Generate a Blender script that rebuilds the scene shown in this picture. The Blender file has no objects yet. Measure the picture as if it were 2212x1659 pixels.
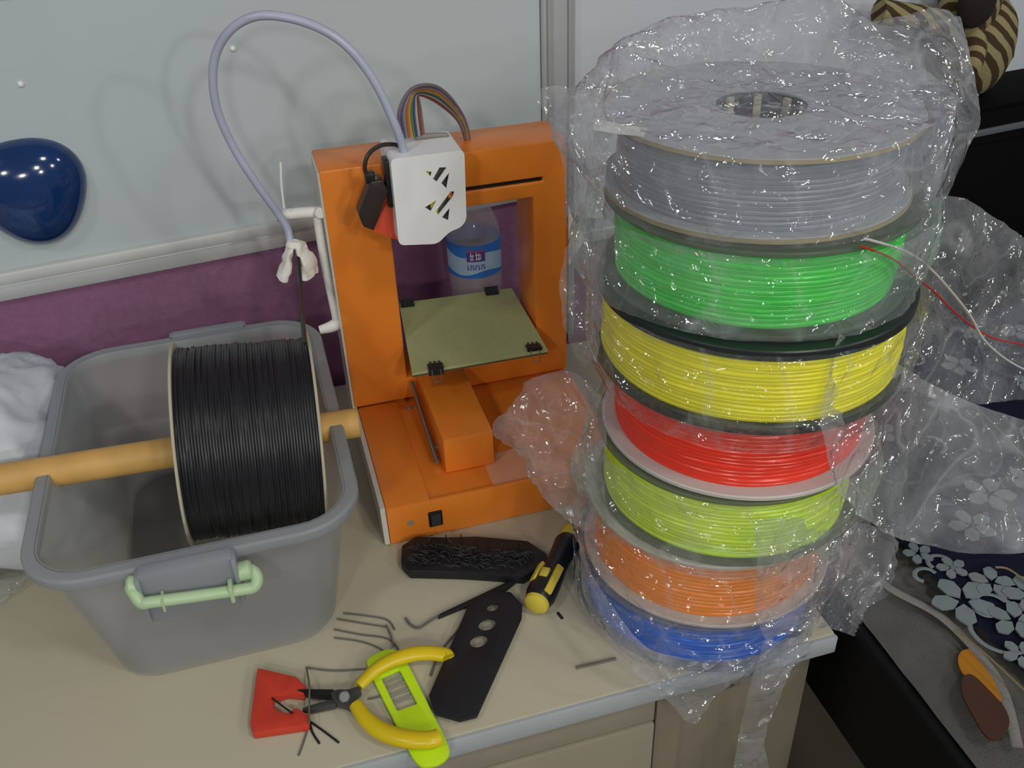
import bpy, bmesh, math, random
from mathutils import Vector, Matrix, noise
random.seed(7)
R = math.radians
PI = math.pi
S = bpy.context.scene
COL = S.collection

# ---------------------------------------------------------------- camera, light, exposure
cam_d = bpy.data.cameras.new('camera')
cam = bpy.data.objects.new('camera', cam_d)
COL.objects.link(cam)
cam_d.sensor_fit = 'HORIZONTAL'
cam_d.sensor_width = 36.0
cam_d.lens = 2048.0 / 2212.0 * 36.0
cam_d.clip_start = 0.02
cam.matrix_world = (Matrix.Translation((-.061, -.764, .704)) @ Matrix.Rotation(R(-15.13), 4, 'Z')
                    @ Matrix.Rotation(R(56.34), 4, 'X') @ Matrix.Rotation(R(-2.2), 4, 'Z'))
S.camera = cam

world = bpy.data.worlds.new('room_light')
S.world = world
world.use_nodes = True
bg = world.node_tree.nodes['Background']
bg.inputs['Color'].default_value = (0.80, 0.90, 1.0, 1)
bg.inputs['Strength'].default_value = 0.20

def lamp(name, loc, target, size, power, color):
    d = bpy.data.lights.new(name, 'AREA')
    d.shape = 'DISK'; d.size = size; d.energy = power; d.color = color
    o = bpy.data.objects.new(name, d); COL.objects.link(o)
    o.location = loc
    o.rotation_euler = (Vector(target) - Vector(loc)).to_track_quat('-Z', 'Y').to_euler()
    return o
for lx, ly, e in ((-1.3, -1.1, 14), (0.7, -1.3, 15), (2.3, -1.2, 9), (-1.3, -3.0, 30), (0.6, -3.1, 34), (2.4, -3.0, 26), (-.4, -5.2, 46), (1.6, -5.2, 46)):
    lamp('ceiling_lamp', (lx, ly, 1.95), (lx*.3 + .1, -.1 if ly > -2 else 0, .2), .24, e*.72, (1.0, .96, .89))
S.view_settings.view_transform = 'Standard'
S.view_settings.look = 'None'
S.view_settings.gamma = 1.0
S.view_settings.use_curve_mapping = False
S.view_settings.exposure = -0.68
S.cycles.transparent_max_bounces = 24

# ---------------------------------------------------------------- materials
def lin(c):
    return tuple(((v/255)/12.92 if v/255 <= .04045 else ((v/255+.055)/1.055)**2.4) for v in c) + (1,)

def mat(name, rgb, rough=.5, metal=0.0, spec=.5, var=.06, scale=30, bump=0.0, bscale=200, trans=0.0, alpha=1.0, coat=0.0):
    m = bpy.data.materials.new(name); m.use_nodes = True
    nt = m.node_tree; b = nt.nodes['Principled BSDF']
    c = lin(rgb)
    tc = nt.nodes.new('ShaderNodeTexCoord')
    n = nt.nodes.new('ShaderNodeTexNoise'); n.inputs['Scale'].default_value = scale; n.inputs['Detail'].default_value = 3
    nt.links.new(tc.outputs['Object'], n.inputs['Vector'])
    r = nt.nodes.new('ShaderNodeValToRGB')
    r.color_ramp.elements[0].position = .3; r.color_ramp.elements[1].position = .7
    r.color_ramp.elements[0].color = tuple(v*(1-var) for v in c[:3]) + (1,)
    r.color_ramp.elements[1].color = tuple(min(1, v*(1+var)) for v in c[:3]) + (1,)
    nt.links.new(n.outputs['Fac'], r.inputs['Fac'])
    nt.links.new(r.outputs['Color'], b.inputs['Base Color'])
    b.inputs['Roughness'].default_value = rough
    b.inputs['Metallic'].default_value = metal
    b.inputs['Specular IOR Level'].default_value = spec
    b.inputs['Transmission Weight'].default_value = trans
    b.inputs['Alpha'].default_value = alpha
    b.inputs['Coat Weight'].default_value = coat
    if bump > 0:
        n2 = nt.nodes.new('ShaderNodeTexNoise'); n2.inputs['Scale'].default_value = bscale; n2.inputs['Detail'].default_value = 4
        nt.links.new(tc.outputs['Object'], n2.inputs['Vector'])
        bp = nt.nodes.new('ShaderNodeBump'); bp.inputs['Strength'].default_value = bump; bp.inputs['Distance'].default_value = .002
        nt.links.new(n2.outputs['Fac'], bp.inputs['Height'])
        nt.links.new(bp.outputs['Normal'], b.inputs['Normal'])
    return m

def film(name, haze_rgb=(226, 232, 238), haze=.17, edge=.30, rough=.055, bump=.55, bscale=30):
    """clear plastic film: see-through, a milky haze, sharp reflections that grow at grazing angles"""
    m = bpy.data.materials.new(name); m.use_nodes = True
    nt = m.node_tree; nt.nodes.clear(); L = nt.links.new
    out = nt.nodes.new('ShaderNodeOutputMaterial')
    tc = nt.nodes.new('ShaderNodeTexCoord')
    n1 = nt.nodes.new('ShaderNodeTexNoise'); n1.inputs['Scale'].default_value = bscale; n1.inputs['Detail'].default_value = 3
    n1.inputs['Distortion'].default_value = 1.2
    L(tc.outputs['Object'], n1.inputs['Vector'])
    bp = nt.nodes.new('ShaderNodeBump'); bp.inputs['Strength'].default_value = bump; bp.inputs['Distance'].default_value = .012
    L(n1.outputs['Fac'], bp.inputs['Height'])
    tr = nt.nodes.new('ShaderNodeBsdfTransparent'); tr.inputs['Color'].default_value = (.99, .992, .995, 1)
    df = nt.nodes.new('ShaderNodeBsdfDiffuse'); df.inputs['Color'].default_value = lin(haze_rgb)
    L(bp.outputs['Normal'], df.inputs['Normal'])
    tl = nt.nodes.new('ShaderNodeBsdfTranslucent'); tl.inputs['Color'].default_value = lin(haze_rgb)
    hz = nt.nodes.new('ShaderNodeMixShader'); hz.inputs[0].default_value = .4
    L(df.outputs[0], hz.inputs[1]); L(tl.outputs[0], hz.inputs[2])
    lw = nt.nodes.new('ShaderNodeLayerWeight'); lw.inputs['Blend'].default_value = .35
    L(bp.outputs['Normal'], lw.inputs['Normal'])
    n3 = nt.nodes.new('ShaderNodeTexNoise'); n3.inputs['Scale'].default_value = 14; n3.inputs['Detail'].default_value = 4
    L(tc.outputs['Object'], n3.inputs['Vector'])
    mr = nt.nodes.new('ShaderNodeMapRange'); mr.inputs[1].default_value = .35; mr.inputs[2].default_value = .7
    mr.inputs[3].default_value = haze*.5; mr.inputs[4].default_value = haze*1.5
    L(n3.outputs['Fac'], mr.inputs[0])
    ad = nt.nodes.new('ShaderNodeMath'); ad.operation = 'MULTIPLY_ADD'; ad.inputs[1].default_value = edge
    L(lw.outputs['Facing'], ad.inputs[0])
    ad.inputs[2].default_value = 0
    p2 = nt.nodes.new('ShaderNodeMath'); p2.operation = 'POWER'; p2.inputs[1].default_value = 2.0
    L(lw.outputs['Facing'], p2.inputs[0]); L(p2.outputs[0], ad.inputs[0]); L(mr.outputs[0], ad.inputs[2])
    # creases: doubled film along thin fold lines is milkier
    total = ad
    for sc, wd, am in ((6.0, .011, .17), (15.0, .014, .10)):
        n4 = nt.nodes.new('ShaderNodeTexNoise'); n4.inputs['Scale'].default_value = sc; n4.inputs['Detail'].default_value = 1; n4.inputs['Distortion'].default_value = .6
        L(tc.outputs['Object'], n4.inputs['Vector'])
        sb = nt.nodes.new('ShaderNodeMath'); sb.operation = 'SUBTRACT'; sb.inputs[1].default_value = .5; L(n4.outputs['Fac'], sb.inputs[0])
        ab = nt.nodes.new('ShaderNodeMath'); ab.operation = 'ABSOLUTE'; L(sb.outputs[0], ab.inputs[0])
        rg = nt.nodes.new('ShaderNodeMapRange'); rg.inputs[1].default_value = 0; rg.inputs[2].default_value = wd; rg.inputs[3].default_value = am; rg.inputs[4].default_value = 0
        L(ab.outputs[0], rg.inputs[0])
        sm = nt.nodes.new('ShaderNodeMath'); sm.operation = 'ADD'; sm.use_clamp = True
        L(total.outputs[0], sm.inputs[0]); L(rg.outputs[0], sm.inputs[1]); total = sm
    m1 = nt.nodes.new('ShaderNodeMixShader')
    L(total.outputs[0], m1.inputs[0]); L(tr.outputs[0], m1.inputs[1]); L(hz.outputs[0], m1.inputs[2])
    gl = nt.nodes.new('ShaderNodeBsdfGlossy'); gl.inputs['Roughness'].default_value = rough
    n5 = nt.nodes.new('ShaderNodeTexNoise'); n5.inputs['Scale'].default_value = 22; n5.inputs['Detail'].default_value = .6; n5.inputs['Distortion'].default_value = 1.8
    L(tc.outputs['Object'], n5.inputs['Vector'])
    b5 = nt.nodes.new('ShaderNodeBump'); b5.inputs['Strength'].default_value = 1.0; b5.inputs['Distance'].default_value = .055
    L(n5.outputs['Fac'], b5.inputs['Height']); L(b5.outputs['Normal'], gl.inputs['Normal'])
    fr = nt.nodes.new('ShaderNodeFresnel'); fr.inputs['IOR'].default_value = 1.5
    L(bp.outputs['Normal'], fr.inputs['Normal'])
    ge = nt.nodes.new('ShaderNodeNewGeometry')       # same reflectance seen from either side of the film
    io = nt.nodes.new('ShaderNodeMath'); io.operation = 'MULTIPLY_ADD'; io.inputs[1].default_value = 1/1.75-1.75; io.inputs[2].default_value = 1.75
    L(ge.outputs['Backfacing'], io.inputs[0]); L(io.outputs[0], fr.inputs['IOR'])
    m2 = nt.nodes.new('ShaderNodeMixShader')
    L(fr.outputs[0], m2.inputs[0]); L(m1.outputs[0], m2.inputs[1]); L(gl.outputs[0], m2.inputs[2])
    L(m2.outputs[0], out.inputs['Surface'])
    return m

def milky(name, rgb, clear=.3, rough=.35):
    """translucent moulded plastic"""
    m = bpy.data.materials.new(name); m.use_nodes = True
    nt = m.node_tree; nt.nodes.clear(); L = nt.links.new
    out = nt.nodes.new('ShaderNodeOutputMaterial')
    tc = nt.nodes.new('ShaderNodeTexCoord')
    n = nt.nodes.new('ShaderNodeTexNoise'); n.inputs['Scale'].default_value = 9
    L(tc.outputs['Object'], n.inputs['Vector'])
    r = nt.nodes.new('ShaderNodeValToRGB'); c = lin(rgb)
    r.color_ramp.elements[0].color = tuple(v*.93 for v in c[:3]) + (1,); r.color_ramp.elements[1].color = c
    L(n.outputs['Fac'], r.inputs['Fac'])
    p = nt.nodes.new('ShaderNodeBsdfPrincipled'); p.inputs['Roughness'].default_value = rough
    L(r.outputs[0], p.inputs['Base Color'])
    tl = nt.nodes.new('ShaderNodeBsdfTranslucent'); L(r.outputs[0], tl.inputs['Color'])
    a = nt.nodes.new('ShaderNodeMixShader'); a.inputs[0].default_value = .6
    L(p.outputs[0], a.inputs[1]); L(tl.outputs[0], a.inputs[2])
    tr = nt.nodes.new('ShaderNodeBsdfTransparent'); tr.inputs['Color'].default_value = (.93, .94, .95, 1)
    b = nt.nodes.new('ShaderNodeMixShader'); b.inputs[0].default_value = clear
    L(a.outputs[0], b.inputs[1]); L(tr.outputs[0], b.inputs[2])
    L(b.outputs[0], out.inputs['Surface'])
    return m

def stripes(name, c1, c2, scale, axis='X', rough=.9):
    m = mat(name, c1, rough, bump=.6, bscale=400)
    nt = m.node_tree; b = nt.nodes['Principled BSDF']
    tc = nt.nodes.new('ShaderNodeTexCoord')
    w = nt.nodes.new('ShaderNodeTexWave'); w.bands_direction = axis
    w.inputs['Scale'].default_value = scale; w.inputs['Distortion'].default_value = 1.5; w.inputs['Detail'].default_value = 1
    nt.links.new(tc.outputs['Object'], w.inputs['Vector'])
    r = nt.nodes.new('ShaderNodeValToRGB')
    r.color_ramp.elements[0].position = .42; r.color_ramp.elements[1].position = .58
    r.color_ramp.elements[0].color = lin(c1); r.color_ramp.elements[1].color = lin(c2)
    nt.links.new(w.outputs['Fac'], r.inputs['Fac']); nt.links.new(r.outputs[0], b.inputs['Base Color'])
    return m

M = {}
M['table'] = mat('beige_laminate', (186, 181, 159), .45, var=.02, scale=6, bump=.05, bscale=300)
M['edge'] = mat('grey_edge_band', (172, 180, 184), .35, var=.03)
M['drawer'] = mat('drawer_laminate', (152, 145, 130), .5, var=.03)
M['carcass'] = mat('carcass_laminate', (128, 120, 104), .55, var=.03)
M['floor'] = mat('floor_grey_brown', (120, 112, 96), .6, var=.08, scale=8)
M['purple'] = mat('purple_fabric_panel', (140, 96, 130), .8, var=.08, scale=120, bump=.3, bscale=600)
M['board'] = mat('white_board_enamel', (188, 201, 205), .28, var=.03, scale=4, spec=.4)
M['board2'] = mat('white_board_enamel_right', (200, 206, 214), .3, var=.03, scale=4, spec=.4)
M['alu'] = mat('anodised_aluminium', (206, 210, 212), .35, metal=.35, var=.03)
M['alu_rib'] = mat('post_rib', (176, 180, 182), .4, metal=.2, var=.03)
M['alu_white'] = mat('pale_trim', (196, 200, 198), .35, var=.03)
M['alu_dark'] = mat('dark_trim', (92, 98, 100), .4, var=.03)  # darker grey tone for the whiteboard's top rail
M['orange'] = mat('orange_powder_coat', (234, 134, 44), .32, var=.03, scale=20, bump=.05, bscale=500, spec=.5)
M['side'] = mat('pale_side_sheet', (206, 204, 196), .4, var=.02)
M['white'] = mat('white_plastic', (244, 247, 248), .5, var=.012)
M['white_soft'] = mat('white_printed_plastic', (240, 240, 236), .55, var=.03)
M['paper'] = mat('white_tissue', (244, 242, 234), .95, var=.04, scale=60, bump=.5, bscale=120)
M['black'] = mat('black_plastic', (24, 25, 28), .4, var=.1)
M['black_matt'] = mat('black_printed_plastic', (22, 24, 28), .55, var=.15, bump=.2, bscale=300)
M['black_fil'] = mat('black_filament', (30, 31, 35), .38, var=.12)
M['dark'] = mat('dark_recess', (60, 56, 52), .7)
M['grey_in'] = mat('grey_inner_part', (138, 134, 128), .6)
M['brown_black'] = mat('brown_black_plastic', (48, 38, 34), .4, var=.2)
M['red'] = mat('red_printed_plastic', (206, 62, 44), .45, var=.06, scale=80)
M['redhead'] = mat('red_head_bracket', (222, 84, 58), .5, var=.04)
M['plate'] = mat('green_perforated_board', (174, 184, 130), .7, var=.05, scale=260)
M['plate_edge'] = mat('plate_dark_edge', (70, 82, 60), .6)
M['pink'] = mat('pale_glare', (226, 160, 122), .35, var=.03)  # pale tone of the glare painted on the printer base
M['steel'] = mat('steel', (150, 152, 152), .3, metal=.8)
M['steel_dark'] = mat('dark_steel', (86, 88, 88), .4, metal=.6)
M['tube'] = mat('translucent_blue_tube', (176, 184, 206), .3, var=.05)
M['dowel'] = mat('bamboo_rod', (206, 164, 92), .5, var=.12, scale=25)
M['box'] = milky('grey_translucent_box', (226, 228, 226), .46)
M['boxtab'] = milky('grey_translucent_tab', (204, 210, 216), .14)
M['mint'] = mat('mint_green_plastic', (182, 210, 168), .4, var=.04)
M['cream'] = mat('cream_card_flange', (196, 192, 170), .6, var=.04)
M['flange_grey'] = mat('light_grey_flange', (176, 182, 186), .5, var=.03, scale=12)
M['flange_pale'] = mat('pale_grey_flange', (198, 194, 190), .45, var=.03)
M['flange_black'] = mat('black_flange', (36, 44, 46), .35, var=.15)
M['flange_smoke'] = milky('smoke_clear_flange', (150, 156, 146), .35)
M['flange_clear'] = milky('clear_blue_flange', (170, 182, 196), .45)
M['card'] = mat('tan_card_edge', (176, 160, 120), .7)
M['hub'] = mat('dark_grey_hub', (66, 72, 84), .5, var=.1)
M['label'] = mat('white_paper_label', (232, 234, 230), .6, var=.02)
def filament(name, rgb, rough=.26):
    return mat(name, rgb, rough, var=.05, scale=18, spec=.5)
M['f_grey'] = filament('grey_clear_filament', (150, 158, 168), .25)
M['f_green'] = filament('green_filament', (62, 226, 74))
M['f_yellow'] = filament('yellow_filament', (252, 244, 26))
M['f_red'] = filament('red_filament', (246, 62, 40))
M['f_neon'] = filament('neon_yellow_filament', (216, 255, 36))
M['f_orange'] = filament('orange_filament', (255, 146, 34))
M['f_blue'] = filament('blue_filament', (30, 110, 226))
M['neon'] = mat('neon_printed_plastic', (206, 246, 30), .5, var=.03)
M['yellow_grip'] = mat('yellow_vinyl_grip', (222, 196, 22), .3, var=.04)
M['yellow_soft'] = mat('yellow_rubber', (214, 196, 70), .5, var=.06)
M['bag'] = film('clear_bag_film')
M['bag_thin'] = film('thin_clear_film', haze=.07, edge=.2)
M['bag_dense'] = film('folded_clear_film', haze=.22, edge=.3)
M['bag_flap'] = film('loose_film_flap', haze=.30, edge=.3)
M['white_bag'] = mat('white_carrier_bag', (200, 208, 216), .5, var=.05, scale=12, bump=.3, bscale=40)
M['zip_red'] = mat('red_zip_strip', (204, 44, 30), .4)
M['zip_white'] = mat('white_zip_strip', (214, 216, 214), .4)
M['blue_dome'] = mat('deep_blue_gloss', (20, 52, 104), .12, var=.15, scale=12, coat=.6)
M['pin'] = mat('white_glint', (236, 240, 240), .1)  # white of the beads that stand for glints
M['navy'] = mat('navy_cotton', (24, 32, 66), .9, var=.12, scale=90, bump=.4, bscale=500)
M['print_white'] = mat('pale_floral_print', (116, 128, 132), .9, var=.06, scale=120)
M['piping'] = mat('tan_piping', (128, 112, 80), .8)
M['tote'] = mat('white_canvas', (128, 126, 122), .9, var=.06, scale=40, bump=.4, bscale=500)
M['tote_orange'] = mat('orange_print', (170, 112, 16), .9, var=.05)
M['tote_brown'] = mat('brown_print', (70, 40, 28), .9, var=.1)
M['bench'] = mat('black_leatherette', (10, 10, 11), .6, spec=.25, var=.1)
M['cab_black'] = mat('black_cabinet', (8, 8, 10), .7, spec=.08, var=.1)
M['cab_trim'] = mat('grey_cabinet_trim', (90, 96, 102), .45)
M['plush'] = stripes('striped_plush', (64, 48, 24), (150, 138, 100), 22.0, 'DIAGONAL')
M['plush_dark'] = mat('dark_brown_plush', (30, 22, 16), .95, bump=.6, bscale=400)
M['water'] = mat('clear_bottle', (226, 232, 240), .05, trans=.0, alpha=.32, var=.02, spec=.8)
M['bottle_cap'] = mat('blue_cap', (40, 90, 190), .4)
M['lab_blue'] = mat('blue_label', (60, 132, 232), .35, var=.05)
M['lab_light'] = mat('pale_blue_label', (178, 216, 248), .35, var=.05)
M['lab_violet'] = mat('violet_mark', (92, 70, 170), .4)
M['lab_pink'] = mat('pink_mark', (176, 92, 150), .4)
M['scrap'] = mat('grey_black_scrap', (104, 102, 97), .5)

# ---------------------------------------------------------------- mesh helpers
def world_origin(o):
    v = Vector((0, 0, 0))
    while o is not None:
        v += o.location; o = o.parent
    return v

def obj(name, bm, m, parent=None, loc=None, smooth=True, label=None, ang=40, kind=None):
    """bm is in world coordinates; the object's origin is at loc (or its parent's origin)"""
    base = world_origin(parent) if parent else Vector((0, 0, 0))
    own = Vector(loc) if loc is not None else base
    bmesh.ops.translate(bm, vec=-own, verts=bm.verts)
    bmesh.ops.recalc_face_normals(bm, faces=bm.faces)
    if smooth:
        for f in bm.faces: f.smooth = True
        for e in bm.edges:
            if len(e.link_faces) == 2 and e.calc_face_angle(0) > R(ang): e.smooth = False
    me = bpy.data.meshes.new(name); bm.to_mesh(me); bm.free()
    me.materials.append(M[m] if isinstance(m, str) else m)
    o = bpy.data.objects.new(name, me); COL.objects.link(o)
    o.parent = parent; o.location = own - base
    if label: o['label'] = label
    if kind: o['kind'] = kind
    return o

def thing(name, label, cat, loc, group=None):
    o = bpy.data.objects.new(name, None); COL.objects.link(o)
    o.empty_display_size = .02
    o.location = loc; o['label'] = label; o['category'] = cat
    if group: o['group'] = group
    return o

def tag(o, label, cat, group=None):
    o['label'] = label; o['category'] = cat
    if group: o['group'] = group
    return o

def BM(): return bmesh.new()

def box(bm, x0, x1, y0, y1, z0, z1, bev=0.0, seg=2):
    t = bmesh.new()
    bmesh.ops.create_cube(t, size=1.0)
    bmesh.ops.scale(t, vec=(x1-x0, y1-y0, z1-z0), verts=t.verts)
    bmesh.ops.translate(t, vec=((x0+x1)/2, (y0+y1)/2, (z0+z1)/2), verts=t.verts)
    if bev > 0:
        bmesh.ops.bevel(t, geom=t.edges[:], offset=bev, segments=seg, affect='EDGES', profile=.5)
    return merge(bm, t)

def merge(bm, t, mtx=None):
    if mtx is not None: bmesh.ops.transform(t, matrix=mtx, verts=t.verts)
    mp = {v: bm.verts.new(v.co) for v in t.verts}
    for f in t.faces:
        try: bm.faces.new([mp[v] for v in f.verts])
        except ValueError: pass
    t.free()
    return list(mp.values())

def frame_to(p0, p1):
    d = (Vector(p1) - Vector(p0)); L = d.length
    q = d.to_track_quat('Z', 'Y').to_matrix().to_4x4()
    return Matrix.Translation(Vector(p0)) @ q, L

def cyl(bm, p0, p1, r0, r1=None, seg=24, bev=0.0):
    r1 = r0 if r1 is None else r1
    mtx, L = frame_to(p0, p1)
    prof = [(0, 0), (r0-bev, 0), (r0, bev), (r1, L-bev), (r1-bev, L), (0, L)] if bev else [(0, 0), (r0, 0), (r1, L), (0, L)]
    return lathe(bm, prof, seg, mtx)

def lathe(bm, prof, seg=48, mtx=None, closed=False, rfun=None):
    """prof: (radius, height) along local Z"""
    t = bmesh.new(); rows = []
    for i, (r, h) in enumerate(prof):
        if r < 1e-6:
            rows.append([t.verts.new((0, 0, h))])
        else:
            row = []
            for k in range(seg):
                a = 2*PI*k/seg
                rr = r if rfun is None else r + rfun(a, h, i)
                row.append(t.verts.new((rr*math.cos(a), rr*math.sin(a), h)))
            rows.append(row)
    pairs = list(zip(rows, rows[1:])) + ([(rows[-1], rows[0])] if closed else [])
    for A, B in pairs:
        for k in range(seg):
            k2 = (k+1) % seg
            if len(A) == 1 and len(B) == 1: continue
            if len(A) == 1: vs = [A[0], B[k], B[k2]]
            elif len(B) == 1: vs = [A[k], A[k2], B[0]]
            else: vs = [A[k], A[k2], B[k2], B[k]]
            try: t.faces.new(vs)
            except ValueError: pass
    return merge(bm, t, mtx)

def smooth_path(pts, n=8):
    P = [Vector(p) for p in pts]; out = []
    for i in range(len(P)-1):
        p0 = P[max(i-1, 0)]; p1 = P[i]; p2 = P[i+1]; p3 = P[min(i+2, len(P)-1)]
        for k in range(n):
            t = k/n
            out.append(.5*((2*p1) + (p2-p0)*t + (2*p0-5*p1+4*p2-p3)*t*t + (3*p1-p0-3*p2+p3)*t**3))
    out.append(P[-1]); return out

def tube(bm, pts, r, seg=10, n=8, smooth=True, rf=None, flat=None):
    P = smooth_path(pts, n) if smooth else [Vector(p) for p in pts]
    t = bmesh.new(); rows = []; up = None
    for i, p in enumerate(P):
        d = (P[min(i+1, len(P)-1)] - P[max(i-1, 0)]).normalized()
        if up is None:
            up = Vector((0, 0, 1)) if abs(d.z) < .9 else Vector((1, 0, 0))
        s = d.cross(up).normalized(); up = s.cross(d).normalized()
        rr = r if rf is None else r*rf(i/(len(P)-1))
        fl = 1 if flat is None else flat
        rows.append([t.verts.new(p + s*(rr*math.cos(2*PI*k/seg)) + up*(rr*fl*math.sin(2*PI*k/seg))) for k in range(seg)])
    for A, B in zip(rows, rows[1:]):
        for k in range(seg): t.faces.new([A[k], A[(k+1) % seg], B[(k+1) % seg], B[k]])
    t.faces.new(rows[0][::-1]); t.faces.new(rows[-1])
    return merge(bm, t)

def prism(bm, outer, z0, z1, holes=(), mtx=None, bev=0.0):
    """outline in local XY extruded along local Z, holes cut right through"""
    t = bmesh.new(); edges = []
    for loop in [outer] + list(holes):
        vs = [t.verts.new((p[0], p[1], z0)) for p in loop]
        for a, b in zip(vs, vs[1:] + vs[:1]): edges.append(t.edges.new((a, b)))
    bmesh.ops.triangle_fill(t, edges=edges, use_beauty=True)
    # drop faces that fell inside a hole
    def inside(p, loop):
        c = False; n = len(loop)
        for i in range(n):
            a = loop[i]; b = loop[i-1]
            if (a[1] > p[1]) != (b[1] > p[1]) and p[0] < (b[0]-a[0])*(p[1]-a[1])/(b[1]-a[1])+a[0]: c = not c
        return c
    bad = [f for f in t.faces if any(inside(f.calc_center_median(), h) for h in holes) or not inside(f.calc_center_median(), outer)]
    if bad: bmesh.ops.delete(t, geom=bad, context='FACES_ONLY')
    r = bmesh.ops.extrude_face_region(t, geom=t.faces[:])
    bmesh.ops.translate(t, vec=(0, 0, z1-z0), verts=[g for g in r['geom'] if isinstance(g, bmesh.types.BMVert)])
    bmesh.ops.recalc_face_normals(t, faces=t.faces)
    if bev > 0:
        es = [e for e in t.edges if len(e.link_faces) == 2 and e.calc_face_angle(0) > R(30)]
        bmesh.ops.bevel(t, geom=es, offset=bev, segments=2, affect='EDGES', profile=.5)
    return merge(bm, t, mtx)

def ellipse(cx, cy, rx, ry, n=24, rot=0.0):
    c, s = math.cos(rot), math.sin(rot)
    return [(cx + rx*math.cos(2*PI*k/n)*c - ry*math.sin(2*PI*k/n)*s, cy + rx*math.cos(2*PI*k/n)*s + ry*math.sin(2*PI*k/n)*c) for k in range(n)]

def rrect(x0, x1, y0, y1, r, n=6):
    pts = []
    for cx, cy, a0 in ((x1-r, y1-r, 0), (x0+r, y1-r, 90), (x0+r, y0+r, 180), (x1-r, y0+r, 270)):
        for k in range(n+1):
            a = R(a0 + 90*k/n); pts.append((cx + r*math.cos(a), cy + r*math.sin(a)))
    return pts

def round_poly(pts, r=.003, n=4):
    """rounds the corners of a polygon"""
    out = []
    m = len(pts)
    for i in range(m):
        p = Vector(pts[i]); a = Vector(pts[i-1]); b = Vector(pts[(i+1) % m])
        da = min(r, (a-p).length*.45); db = min(r, (b-p).length*.45)
        A = p + (a-p).normalized()*da; B = p + (b-p).normalized()*db
        for k in range(n+1):
            t = k/n; q = A*(1-t)**2 + p*2*t*(1-t) + B*t*t
            out.append((q.x, q.y))
    return out

def crease(p, s):
    """folded-film relief: sharp ridges between smooth facets, -1..1"""
    a = noise.noise(Vector(p)*s); b = noise.noise(Vector(p)*s*2.3 + Vector((7, 3, 1)))
    return (1-2.6*abs(a)) * .65 + (1-2.6*abs(b)) * .35

def cr(p0, p1, p2, p3, t):
    return .5*((2*p1) + (p2-p0)*t + (2*p0-5*p1+4*p2-p3)*t*t + (3*p1-p0-3*p2+p3)*t**3)

def patch(bm, rows, nu=40, nv=40, wr=.004, ws=22, seed=0.0):
    """a film spanned by a lattice of 3-D points, creased along its normal"""
    G = [[Vector(p) for p in r] for r in rows]; nr = len(G); nc = len(G[0])
    def row_at(r, t):
        x = t*(nc-1); i = min(int(x), nc-2); f = x-i
        return cr(r[max(i-1, 0)], r[i], r[i+1], r[min(i+2, nc-1)], f)
    def at(u, v):
        x = u*(nr-1); i = min(int(x), nr-2); f = x-i
        return cr(row_at(G[max(i-1, 0)], v), row_at(G[i], v), row_at(G[i+1], v), row_at(G[min(i+2, nr-1)], v), f)
    grid = [[at(i/nu, j/nv) for j in range(nv+1)] for i in range(nu+1)]
    off = Vector((seed, seed*1.7, -seed)); out = []
    for i in range(nu+1):
        o = []
        for j in range(nv+1):
            a = grid[min(i+1, nu)][j]-grid[max(i-1, 0)][j]; b = grid[i][min(j+1, nv)]-grid[i][max(j-1, 0)]
            n = a.cross(b); n = n.normalized() if n.length > 1e-12 else Vector((0, 0, 1))
            p = grid[i][j]
            o.append(bm.verts.new(p + n*(wr*crease(p+off, ws) + wr*.35*crease(p-off, ws*2.7))))
        out.append(o)
    for i in range(nu):
        for j in range(nv): bm.faces.new([out[i][j], out[i+1][j], out[i+1][j+1], out[i][j+1]])

def wrap(bm, cx, cy, rfun, z0, z1, nt=200, nz=46, wr=.0035, ws=20, seed=0.0, gap=None):
    """film pulled around a spool; rfun(theta, z) is the mean radius"""
    off = Vector((seed, -seed, seed*.5)); rows = []
    for j in range(nz+1):
        z = z0 + (z1-z0)*j/nz; row = []
        for k in range(nt):
            a = 2*PI*k/nt; c, s = math.cos(a), math.sin(a)
            r = rfun(a, z)
            p = Vector((cx + r*c, cy + r*s, z))
            q = Vector((p.x, p.y, z*.6))
            d = wr*max(-.5, crease(q+off, ws)) + wr*.3*crease(p-off, ws*2.5)
            row.append(bm.verts.new((cx + (r+d)*c, cy + (r+d)*s, z + .3*d)))
        rows.append(row)
    for A, B in zip(rows, rows[1:]):
        for k in range(nt): bm.faces.new([A[k], A[(k+1) % nt], B[(k+1) % nt], B[k]])
    return rows

def bump(a, a0, w):
    d = (a-a0+PI) % (2*PI) - PI
    return math.exp(-(d/w)**2)

# ================================================================ SETTING
WA = math.atan(.108); WC, WS_ = math.cos(WA), math.sin(WA)
def wp(s, z, off=0.0):
    """point on the wall: s along it, z up, off into the room"""
    return Vector((s*WC + off*WS_, .40 + s*WS_ - off*WC, z))
def wall_box(bm, s0, s1, z0, z1, o0, o1, bev=0.0):
    t = bmesh.new(); box(t, s0, s1, -o1, -o0, z0, z1, bev)
    return merge(bm, t, Matrix.Translation((0, .40, 0)) @ Matrix.Rotation(WA, 4, 'Z'))

b = BM(); box(b, -2.5, 3.5, -2.5, 2.0, -.74, -.72)
o = obj('floor', b, 'floor', loc=(0, 0, -.72), smooth=False); o['kind'] = 'structure'
b = BM(); wall_box(b, -1.6, 2.6, -.72, 1.9, -.06, 0.0)
o = obj('wall_back', b, 'purple', loc=wp(0, 0), smooth=False); o['kind'] = 'structure'
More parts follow.
